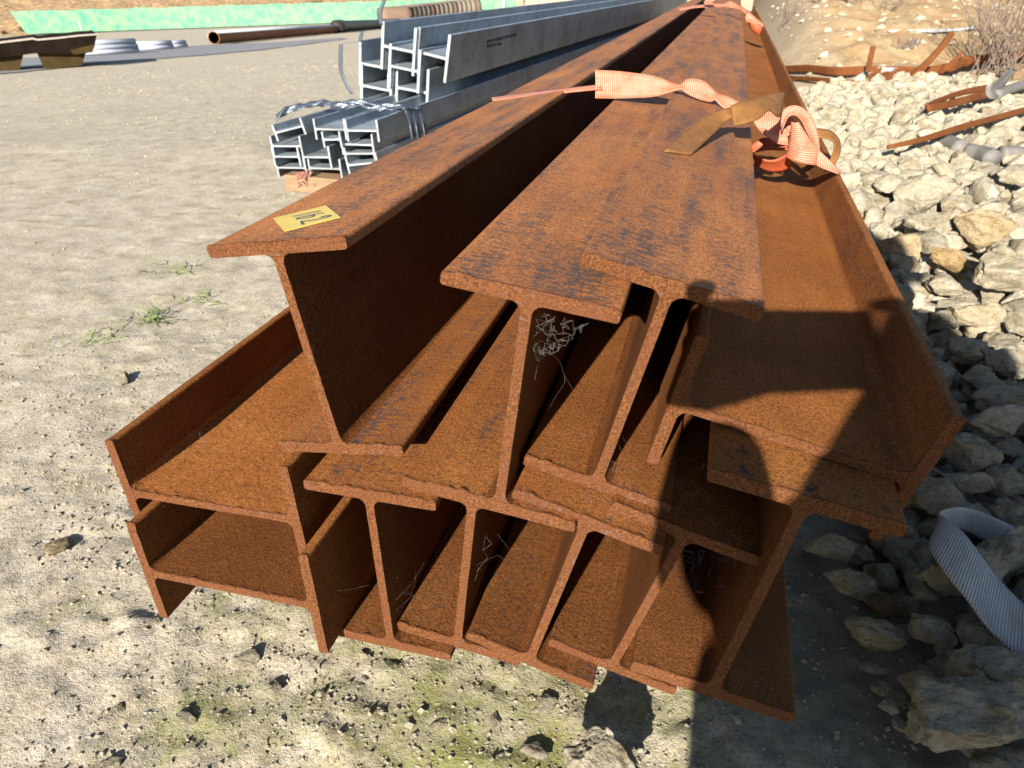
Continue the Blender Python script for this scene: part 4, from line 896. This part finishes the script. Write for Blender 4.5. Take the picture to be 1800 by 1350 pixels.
# the big pipes
def big_pipe(a, b, r_px, name, mat, label, sky_sheen=None):
    qa_, qb_ = ground_pt(*a), ground_pt(*b); ra = r_px * depth_of(qa_) / F; z = np.array([0, 0, ra]); t = empty(name); tag(t, label, 'pipe')
    P = np.array([qa_ + z, qb_ + z]); V, Fc = tube_data(smoothline(P, 4), ra, 20, False); d = P[1] - P[0]; d /= np.linalg.norm(d)
    V2, F2 = tube_data(smoothline(P, 4), ra * .9, 20, False); m_ = MB(); m_.add(V, Fc); m_.add(V2, [f[::-1] for f in F2])
    n = len(V)
    for e in (0, n - 20):
        m_.F += [(e + i, e + (i + 1) % 20, n + e + (i + 1) % 20, n + e + i) for i in range(20)]
    m_.build('barrel', mat, t, True)
    if sky_sheen:   # sky reflection on its upper half, put in as a pale-coloured shell
        sd_ = np.cross(d, [0, 0, 1.0]); sd_ /= np.linalg.norm(sd_); sd_ = sd_ if np.dot(sd_, (CAM - P[0])) > 0 else -sd_; V = []; Fc = []
        for e in range(2):
            for k in range(13):
                an = math.radians(38 + 150 * k / 12)
                for rr in (ra * 1.02, ra * 1.05): V.append(P[e] + d * (-.01 if e == 0 else .01) + rr * (math.cos(an) * sd_ + math.sin(an) * np.array([0, 0, 1.0])))
        for k in range(12): o = 2 * k; p_ = 26 + o; Fc += [(o, o + 2, p_ + 2, p_), (o + 1, p_ + 1, p_ + 3, o + 3), (o, o + 1, o + 3, o + 2), (p_, p_ + 2, p_ + 3, p_ + 1)]
        Fc += [(0, 26, 27, 1), (24, 25, 51, 50)]
        mesh_obj('sky_sheen', V, Fc, sky_sheen, t, True)
    return t, P, ra
big_pipe((378, 78), (590, 58), 10.5, 'large_pipe', M['pipe_rust'], 'large rusty pipe with painted sky sheen on top in front of the green fence', M['pipe_sheen'])
tb, P_, ra_ = big_pipe((592, 58), (735, 44), 9.5, 'large_pipe', M['black'], 'large black pipe lying in line behind the rusty one')
MB().tube([P_[0], P_[0] + (P_[1] - P_[0]) * .04], ra_ * 1.18, 18).build('collar', M['black'], tb, True)
# a row of ribbed rings
for i in range(16):
    px = 697 + i * 9.2; q = ground_pt(px, 47 - i * 1.0); d = depth_of(q); r = 15.5 * d / F; ax = fd; s1 = np.array([-ax[1], ax[0], 0]); V = []; Fc = []; n = 20; prof = [(-.17, .80), (-.19, .93), (-.10, 1.0), (.10, 1.0), (.19, .93), (.17, .80)]
    ca = ground_pt(706, 47) - ground_pt(697, 48); w_ = np.linalg.norm(ca) * 1.25
    for k in range(n):
        an = 2 * math.pi * k / n
        for (u, rr) in prof: V.append(q + np.array([0, 0, r]) + ax * u * w_ * 2.0 + r * rr * (math.cos(an) * s1 + math.sin(an) * np.array([0, 0, 1.0])))
    m = len(prof)
    for k in range(n):
        for j in range(m): j2 = (j + 1) % m; k2 = (k + 1) % n; Fc.append((k * m + j, k2 * m + j, k2 * m + j2, k * m + j2))
    tag(mesh_obj('ribbed_ring', V, Fc, M['tread'] if i % 5 else M['tread_brown'], None, True), 'tan ribbed ring in the long row behind the galvanised beams' if i % 5 else 'browner ribbed ring in the long row behind the galvanised beams', 'ring', 'ribbed rings standing in a row')
q = ground_pt(838, 33)
tag(MB().box(q + np.array([0, 0, .12]), (.5, .4, .3)).box(q + np.array([.5, .1, .05]), (.7, .35, .16)).build('rusty_machine_part', M['pipe_rust']), 'reddish rusty machine part at the end of the ribbed rings', 'machine part')
# container, pole, white buildings, bushes and trees behind
q = ground_pt(965, 14); n_ = np.array([q[0], q[1], 0]); n_ /= np.linalg.norm(n_); r_ = np.array([n_[1], -n_[0], 0]); dq = depth_of(q); axc = np.stack([r_, n_, [0, 0, 1]], 1)
cn = empty('rusty_container'); tag(cn, 'rusting cream container behind the galvanised beams at the top edge', 'container')
cw, ch = 84 * dq / F, 60 * dq / F
MB().box(q + np.array([0, 0, ch / 2]) + n_ * cw * .3, (cw, cw * .5, ch), axc).build('body', M['container'], cn)
for k in range(9): MB().box(q + r_ * (k - 4) * cw / 9 + np.array([0, 0, ch / 2]) + n_ * (cw * .05 - .03), (cw * .035, .08, ch * .96), axc).build('rib', M['container'], cn)
q = ground_pt(886, 21); dq = depth_of(q)
tag(MB().tube([q, q + np.array([0, 0, 55 * dq / F])], 2.4 * dq / F, 8).build('white_pole', M['white_wall'], None, True), 'pale upright pole left of the rusting container', 'pole')
for px, w_, lab in ((712, 56, 'white building behind the fence above the black strap end'), (783, 40, 'white building behind the fence right of the first one'), (1052, 44, 'pale building seen over the galvanised beams')):
    b_ = fA + fd * Lf; q = at_plane(px, 4, fA + fn * 8, fn); q[2] = base_z(q[0], q[1]); dq = depth_of(q); bd = empty('white_building'); tag(bd, lab, 'building')
    wz = 3.2
    MB().box(q + np.array([0, 0, wz / 2]) + fn * 3, (w_ * dq / F, 5, wz), np.stack([fd, fn, [0, 0, 1]], 1)).build('wall', M['white_wall'], bd)
    MB().box(q + np.array([0, 0, wz + .15]) + fn * 3, (w_ * dq / F * 1.06, 5.4, .3), np.stack([fd, fn, [0, 0, 1]], 1)).build('roof', M['roof'], bd)
    for s in (-.25, .25): MB().box(q + fd * s * w_ * dq / F + np.array([0, 0, 1.7]) + fn * .46, (.14 * w_ * dq / F, .08, 1.0), np.stack([fd, fn, [0, 0, 1]], 1)).build('window', M['black'], bd)
# brown slope behind the fence
V = []; Fc = []; nu, nv = 160, 40
for i in range(nu):
    for j in range(nv):
        s = -50 + 170 * i / (nu - 1); t = 1.5 + 60 * (j / (nv - 1)) ** 1.3; p = fA + fd * s + fn * t
        V.append((p[0], p[1], base_z(p[0], p[1]) + .02 - .06 * (t < 2) + .26 * max(0, t - 2) + .35 * min(1, t / 10) * fbm(np.array([[p[0] * .3, p[1] * .3, 1.0]]), 4, 51)[0]))
for i in range(nu - 1):
    for j in range(nv - 1): Fc.append((i * nv + j, (i + 1) * nv + j, (i + 1) * nv + j + 1, i * nv + j + 1))
k = NT('dry_hillside'); co = k.coord(rnd=False); nn = k.noise(.9, 6, .7, co)
mh = k.fin(k.ramp(nn, [(.35, (.10, .075, .04)), (.5, (.27, .17, .085)), (.65, (.40, .28, .15))]), .95, k.bump(nn, .2, .6))
tag(mesh_obj('hillside', V, Fc, mh, None, True), kind='structure')
def leafy(name, px, t, h, w, n, mat, label, cat, group, trunk=True, seed=1, leaf=.16, lift=.0):
    rg = np.random.default_rng(seed); q = at_plane(px, 10, fA + fn * t, fn); q[2] = base_z(q[0], q[1]) + .26 * max(0, t - 2) - .05
    root = empty(name, q); tag(root, label, cat, group)
    if trunk:
        m_ = MB(); m_.tube([(0, 0, 0), (.05 * h, 0, h * .3), (.02 * h, .03 * h, h * .6)], [h * .03, h * .022, h * .012], 7)
        for _ in range(6): d = rg.normal(size=3); d[2] = abs(d[2]) + .5; d /= np.linalg.norm(d); m_.tube([(.03 * h, 0, h * .32), np.array((.03 * h, 0, h * .32)) + d * h * .3], [h * .014, h * .004], 5)
        m_.build('trunk', M['bark'], root)
    cl = rg.normal(size=(26, 3)) * np.array([w * .26, w * .26, h * .17]) + np.array([0, 0, h * (.62 if trunk else .45) + lift])
    c = cl[rg.integers(0, 26, n)] + rg.normal(size=(n, 3)) * np.array([w, w, w]) * .085; a = rg.normal(size=(n, 3)); a /= np.linalg.norm(a, axis=1, keepdims=True); b = np.cross(a, rg.normal(size=(n, 3))); b /= np.linalg.norm(b, axis=1, keepdims=True)
    s = leaf * rg.uniform(.5, 1.2, (n, 1)); c[:, 2] = np.maximum(c[:, 2], .05)
    Vv = np.stack([c - a * s, c + b * s * .5, c + a * s, c - b * s * .5], 1).reshape(-1, 3); Ff = np.arange(4 * n).reshape(n, 4)
    o = fast_mesh('crown', Vv, Ff, mat, False); o.parent = root
leafy('tree', 412, 7, 5.0, 5.5, 3200, M['leaf'], 'bright green leafy tree behind the middle of the green fence', 'tree', 'trees behind the fence', seed=1)
leafy('tree', 560, 8, 4.6, 5.0, 2600, plain('leaf_dark', (.035, .05, .022), .8, .5, 3), 'dark leaved tree behind the fence left of the white buildings', 'tree', 'trees behind the fence', seed=2)
leafy('tree', 845, 9, 5.0, 4.6, 2200, plain('leaf_dull', (.05, .06, .03), .8, .5, 3), 'dull green tree behind the fence above the ribbed rings', 'tree', 'trees behind the fence', seed=9)
leafy('tree', 600, 5, 3.6, 3.2, 1500, bpy.data.materials['leaf_dark'], 'dark tree behind the fence above the big pipes', 'tree', 'trees behind the fence', seed=31)
leafy('tree', 668, 6, 4.0, 3.4, 1500, bpy.data.materials['leaf_dark'], 'dark tree behind the fence just left of the white building', 'tree', 'trees behind the fence', seed=32)
leafy('tree', 930, 7, 4.0, 4.0, 1500, bpy.data.materials['leaf_dark'], 'dark tree behind the rusting container', 'tree', 'trees behind the fence', seed=33)
leafy('tree', 1010, 8, 4.5, 4.0, 1500, bpy.data.materials['leaf_dark'], 'dark tree right of the rusting container', 'tree', 'trees behind the fence', seed=34)
for i, (px, t, h, w) in enumerate([(30, 6, 1.2, 2.2), (95, 9, 1.6, 2.6), (185, 7, 1.4, 2.4), (265, 9, 1.5, 3), (318, 6, 2.0, 2.4), (500, 6, 2.0, 3), (640, 7, 2.2, 3), (-40, 7, 1.5, 3), (-10, 4, .8, 1.4)]):
    leafy('scrub_bush', px, t, h, w, 700, M['bush'], 'brown scrub bush on the dry slope behind the green fence', 'bush', 'scrub bushes behind the fence', False, 20 + i)
for i, (a, b) in enumerate([((226, 18), (205, -12)), ((244, 17), (262, -14)), ((160, 14), (128, -14))]):
    q = at_plane(*a, fA + fn * 1.2, fn); q2_ = at_plane(*b, fA + fn * 1.6, fn); MBx = MB().tube(smoothline([q - np.array([0, 0, FH]), q, (q + q2_) / 2 + fd * .05, q2_], 8), [.09 * (1 - .06 * k) for k in range(8)], 7)
    tag(MBx.build('bare_trunk', M['bark'] if i < 2 else M['pvc'], None, True), ('dark bare trunk leaning left behind the fence', 'dark bare trunk leaning right behind the fence', 'pale bare trunk behind the left part of the fence')[i], 'tree trunk', 'bare trunks behind the fence')

# ------------------------------------------------------------------ cobwebs
def cobweb(name, poly, y0, y1, n, label, r=.00008, seed=1, links=3, anchors=(), wig=.16):
    """threads between scattered knots, filling a region between two depths"""
    rg = random.Random(seed); P = np.array(poly, float); lo, hi = P.min(0), P.max(0); pts = []
    def inside(x, y):
        c = False; j = len(P) - 1
        for i in range(len(P)):
            if (P[i][1] > y) != (P[j][1] > y) and x < (P[j][0] - P[i][0]) * (y - P[i][1]) / (P[j][1] - P[i][1]) + P[i][0]: c = not c
            j = i
        return c
    while len(pts) < n:
        x, y = rg.uniform(lo[0], hi[0]), rg.uniform(lo[1], hi[1])
        if inside(x, y): pts.append(at_y(x, y, rg.uniform(y0, y1)))
    r *= .17; n = int(n * 2.2); m_ = MB()
    def thread(a, b, rr):
        a = np.array(a); b = np.array(b); L_ = np.linalg.norm(b - a); k = np.array([rg.gauss(0, 1), rg.gauss(0, 1), rg.gauss(0, 1)]) * L_ * wig * .5
        m_.tube(smoothline([a, (a + b) / 2 + k * .6, b], 7), rr, 3)
    for i, p in enumerate(pts):
        dd = sorted(range(len(pts)), key=lambda j: np.linalg.norm(pts[j] - p))
        for j in dd[1:1 + links]:
            if rg.random() < .8: thread(p, pts[j], r * rg.uniform(.6, 1.2))
    for (x0, yy0, d0, x1, yy1, d1) in anchors: thread(at_y(x0, yy0, d0), at_y(x1, yy1, d1), r * 1.1)
    return tag(m_.build(name, M['cobweb']), label, 'cobweb', 'cobwebs among the rusty beams')
y2 = FIT['b2'][3] * SC; yD = FIT['C'][3] * SC
cobweb('cobweb', [(940, 548), (1042, 566), (1020, 590), (985, 615), (965, 625), (938, 640), (936, 600)], y2 + .006, y2 + .03, 110, 'dense cobweb tucked under the top flange of the middle top beam', .00017, 3, 3,
       [(968, 622, y2 + .01, 992, 660, y2 + .03), (992, 660, y2 + .03, 992, 674, y2 + .03), (992, 660, y2 + .03, 1030, 698, y2 + .06), (992, 674, y2 + .03, 966, 718, y2 + .05), (945, 640, y2 + .02, 940, 668, y2 + .02)])
cobweb('cobweb', [(268, 820), (330, 750), (372, 752), (356, 800), (300, 850), (276, 840)], .50, .58, 26, 'thin cobweb in the trough of the upper lying beam at the far left', .00016, 5, 2,
       [(240, 752, .50, 322, 736, .60), (278, 798, .50, 276, 838, .49), (240, 752, .49, 330, 720, .62), (310, 745, .56, 280, 798, .5), (322, 736, .6, 372, 745, .62)], .1)
cobweb('cobweb', [(246, 890), (290, 890), (276, 960), (266, 985)], .45, .48, 10, 'few silk threads in the lower lying beam at the far left', .00016, 6, 2, [(274, 895, .45, 270, 960, .44), (270, 960, .44, 267, 985, .44), (250, 896, .45, 290, 890, .46)], .1)
cobweb('cobweb', [(1055, 800), (1110, 810), (1150, 900), (1150, 960), (1090, 950), (1020, 890)], yD + .005, yD + .05, 90, 'tangled cobweb over the top flange of the third bottom row beam', .00014, 7, 2, [(1088, 750, .5, 1105, 818, .49), (1085, 770, .5, 1095, 800, .49)], .5)
cobweb('cobweb', [(1165, 800), (1240, 800), (1250, 900), (1330, 960), (1240, 960), (1170, 900)], yD + .01, yD + .06, 70, 'tangled cobweb in the shade of the phone between the beams', .00014, 8, 2, (), .6)
cobweb('cobweb', [(1176, 960), (1300, 975), (1290, 1050), (1200, 1050)], yD + .0, yD + .03, 40, 'cobweb strung across the opening below the shaded flange', .00013, 9, 2, [(1174, 968, .47, 1300, 976, .47), (1174, 970, .47, 1285, 985, .47), (1174, 966, .47, 1310, 985, .47)], .2)
cobweb('cobweb', [(850, 930), (890, 915), (880, 960), (835, 1010), (830, 985)], .47, .50, 9, 'zigzag cobweb threads in the opening left of the third bottom row beam', .00018, 10, 2, [(838, 993, .465, 874, 976, .465), (874, 976, .465, 888, 985, .465), (842, 1000, .465, 836, 1020, .465), (838, 993, .465, 846, 1003, .465), (874, 938, .48, 896, 965, .48)], .05)
cobweb('cobweb', [(690, 990), (740, 1000), (720, 1060), (690, 1080)], .47, .50, 10, 'faint cobweb beside the web of the leftmost bottom row beam', .00013, 11, 2, [(588, 1039, .455, 650, 1028, .46), (695, 1075, .46, 728, 1045, .47), (690, 1060, .46, 745, 990, .5)], .1)
cobweb('cobweb', [(1400, 920), (1470, 890), (1420, 960), (1390, 985)], .455, .48, 8, 'cobweb fan under the flange of the right end beam', .00014, 12, 2, [(1392, 985, .455, 1480, 912, .47), (1390, 975, .455, 1470, 905, .47), (1396, 978, .455, 1462, 918, .47), (1398, 965, .455, 1450, 905, .46), (1372, 1045, .46, 1520, 1100, .60), (1375, 1050, .46, 1460, 1090, .56)], .06)
cobweb('cobweb', [(1560, 780), (1640, 740), (1640, 800), (1580, 860)], .50, .53, 26, 'thin cobweb inside the right flange of the lying right beam', .00013, 13, 2, [(1565, 800, .5, 1572, 792, .5), (1572, 792, .5, 1585, 795, .5), (1590, 880, .49, 1690, 745, .51), (1595, 890, .49, 1680, 780, .51)], .3)
cobweb('cobweb', [(960, 760), (1010, 740), (1060, 700), (1050, 760), (980, 800)], .50, .56, 14, 'sparse silk threads between the two upright top beams', .00012, 14, 2, (), .1)

# ------------------------------------------------------------------ the photographer, crouching behind the camera and holding the phone
rtv = np.cross(SD, [0, 0, 1.0]); rtv /= np.linalg.norm(rtv); upv = np.cross(rtv, SD)
def SP(r, u, t): return CAM + rtv * r + upv * u - SD * t
person = empty('person', (.25, -.6, 0)); tag(person, 'person crouching in dark clothes, holding a phone in both hands near the stack', 'person')
def skin(name, joints, edges, radii, mat, sub=1):
    me = bpy.data.meshes.new(name); me.from_pydata([tuple(map(float, j)) for j in joints], edges, []); me.materials.append(mat)
    o = bpy.data.objects.new(name, me); C.objects.link(o); md = o.modifiers.new('skin', 'SKIN'); md.use_smooth_shade = True; GROW = 1.2 if name == 'body' else 1.0
    for i, v in enumerate(me.skin_vertices[0].data): v.radius = (radii[i] * GROW, radii[i] * GROW) if not isinstance(radii[i], tuple) else radii[i]; v.use_root = i == 0
    if sub: s = o.modifiers.new('sub', 'SUBSURF'); s.levels = s.render_levels = sub
    o.parent = person; o.matrix_parent_inverse = Matrix.Translation((-.25, .6, 0)); return o
pel = SP(.32, -.36, .78); che = SP(.33, -.10, .52); nek = SP(.29, .06, .40); hed = SP(.272, .175, .36)
lsh = SP(.19, -.035, .42); rsh = SP(.395, -.015, .42); lel = SP(.018, -.255, .24); lwr = SP(-.014, -.095, .05); rel = SP(.25, -.27, .26); rwr = SP(.148, -.062, .062)
lkn = SP(.092, -.33, .24); rkn = SP(.50, -.40, .34)
lft = np.array([lkn[0] + .05, lkn[1] - .12, .05]); rft = np.array([rkn[0] - .02, rkn[1] - .12, .05])
ltoe = lft + np.array([-.02, .17, -.015]); rtoe = rft + np.array([.02, .17, -.015])
bj = [pel, (pel + che) / 2, che, (che + nek) / 2 + np.array([0, .01, 0]), nek, lsh, rsh, (lsh + lel) / 2, lel, (lel + lwr) / 2, lwr, (rsh + rel) / 2, rel, (rel + rwr) / 2, rwr,
      pel + np.array([-.10, .03, 0]), lkn, (lkn + lft) / 2, lft, ltoe, pel + np.array([.10, .03, 0]), rkn, (rkn + rft) / 2, rft, rtoe]
be = [(0, 1), (1, 2), (2, 3), (3, 4), (3, 5), (3, 6), (5, 7), (7, 8), (8, 9), (9, 10), (6, 11), (11, 12), (12, 13), (13, 14), (0, 15), (15, 16), (16, 17), (17, 18), (18, 19), (0, 20), (20, 21), (21, 22), (22, 23), (23, 24)]
br = [.19, .17, .15, .095, .060, .066, .066, .052, .050, .046, .036, .055, .050, .048, .040, .12, .092, .074, .052, .036, .10, .075, .058, .045, .035]
skin('body', bj, be, br, M['cloth'], 2)
skin('head', [nek, hed - np.array([0, 0, .05]), hed + np.array([0, .02, .02]), hed + np.array([0, .01, .09])], [(0, 1), (1, 2), (2, 3)], [.055, .075, .10, .07], M['skin'], 2)
fx = AX[:, 0]; fy = -AX[:, 1]; fz_ = -AX[:, 2]           # camera right, up, back
hf = np.array([-.30, .90, -.30]); hf /= np.linalg.norm(hf); hr = np.cross(hf, [0, 0, 1.0]); hr /= np.linalg.norm(hr); hu = np.cross(hr, hf)
HB = lambda a, b, c: hed + hr * a + hu * b + hf * c
for s in (-1, 1):
    V, Fc = ICO[2]; mesh_obj('eye', V * .012 + HB(.032 * s, .02, .108), [tuple(f) for f in Fc], M['white_wall'], person).matrix_parent_inverse = Matrix.Translation((-.25, .6, 0))
    skin('ear', [HB(.088 * s, .03, .0), HB(.10 * s, .0, -.01), HB(.09 * s, -.03, .0)], [(0, 1), (1, 2)], [.012, .016, .010], M['skin'], 1)
skin('nose', [HB(0, .02, .105), HB(0, -.015, .13), HB(0, -.025, .108)], [(0, 1), (1, 2)], [.009, .014, .009], M['skin'], 1)
skin('mouth', [HB(-.022, -.055, .10), HB(0, -.056, .108), HB(.022, -.055, .10)], [(0, 1), (1, 2)], [.006, .008, .006], plain('lips', (.4, .17, .14), .5, .1), 1)
V, Fc = ICO[3]; keep = (V @ np.array([0, 0, 1.0])) > -.1; HV = np.array([hed + (hr * v[0] * .106 + hf * (v[1] * .115 - .012) + hu * (v[2] * .125 + .03)) for v in V])
FF = [tuple(f) for f in Fc if all(keep[f]) and not (np.mean(V[f], 0)[1] > .55 and np.mean(V[f], 0)[2] < .55)]
mesh_obj('hair', HV, FF, M['hair'], person, True).matrix_parent_inverse = Matrix.Translation((-.25, .6, 0))
PHC = CAM + fz_ * .0075
ph_ = empty('phone', PHC); tag(ph_, 'black phone held level in both hands, its lens at the picture taking point', 'phone')
def pbox(x0, x1, y0, y1, z0, z1, name, mat):
    cx = [fx * x + fy * y + fz_ * z for z in (z0, z1) for x, y in ((x0, y0), (x1, y0), (x1, y1), (x0, y1))]
    m_ = MB(); m_.hexa(cx); o = m_.build(name, mat, ph_); bv = o.modifiers.new('b', 'BEVEL'); bv.width = .003; bv.segments = 3; return o
pbox(-.040, .126, -.060, .0185, -.0045, .0045, 'body', M['phone'])
pbox(-.037, .123, -.057, .0155, .0046, .0050, 'screen', plain('dark_screen', (.02, .02, .025), .1, .0))
V, Fc = tube_data([PHC * 0 - fz_ * .0046, PHC * 0 - fz_ * .0058], .007, 14); mesh_obj('lens_ring', V, Fc, M['phone'], ph_)
def hand(wr, base, tips, th, pal, heel=None):
    """palm, four fingers and a thumb, all from one skinned skeleton"""
    J = [wr, pal]; E2 = [(0, 1)]; Rr = [.030, globals().get('palmfat', .033)]
    for (k, m, t), r in zip(tips, (.0088, .0095, .0092, .0078)):
        i = len(J); J += [k, m, t]; E2 += [(1, i), (i, i + 1), (i + 1, i + 2)]; Rr += [r * 1.15, r, r * .82]
    if heel is not None: J.append(heel); E2.append((1, len(J) - 1)); Rr.append(.030)
    i = len(J); J += list(th); E2 += [(0, i), (i, i + 1), (i + 1, i + 2)]; Rr += [.013, .011, .009]
    skin('hand', J, E2, Rr, M['skin'], 1)
K = lambda x, y, z: PHC + fx * x + fy * y + fz_ * z
# left hand: palm behind the left end, fingertips over the top and on the front, thumb below
hand(lwr, None, [(K(-.048, .008, .022), K(-.046, .026, .010), K(-.030, .027, -.006)), (K(-.056, -.004, .020), K(-.060, .008, .002), K(-.046, .012, -.010)),
                 (K(-.056, -.020, .020), K(-.062, -.014, .000), K(-.048, -.012, -.011)), (K(-.054, -.036, .020), K(-.060, -.036, .002), K(-.046, -.036, -.010))],
     [K(-.040, -.060, .030), K(-.022, -.060, .018), K(-.006, -.050, .012)], K(-.050, -.036, .036))
palmfat = .044
hand(rwr, None, [(K(.138, .014, .020), K(.144, .022, .004), K(.128, .023, -.008)), (K(.146, -.002, .020), K(.158, .006, .002), K(.140, .006, -.011)),
                 (K(.143, -.022, .020), K(.152, -.016, .001), K(.138, -.018, -.011)), (K(.141, -.040, .020), K(.149, -.040, .002), K(.136, -.044, -.010))],
     [K(.128, -.066, .030), K(.116, -.064, .018), K(.104, -.054, .012)], K(.150, -.030, .040), K(.150, -.002, .034))
scene.cycles.samples = 128
scene.render.resolution_x = 1024; scene.render.resolution_y = 768
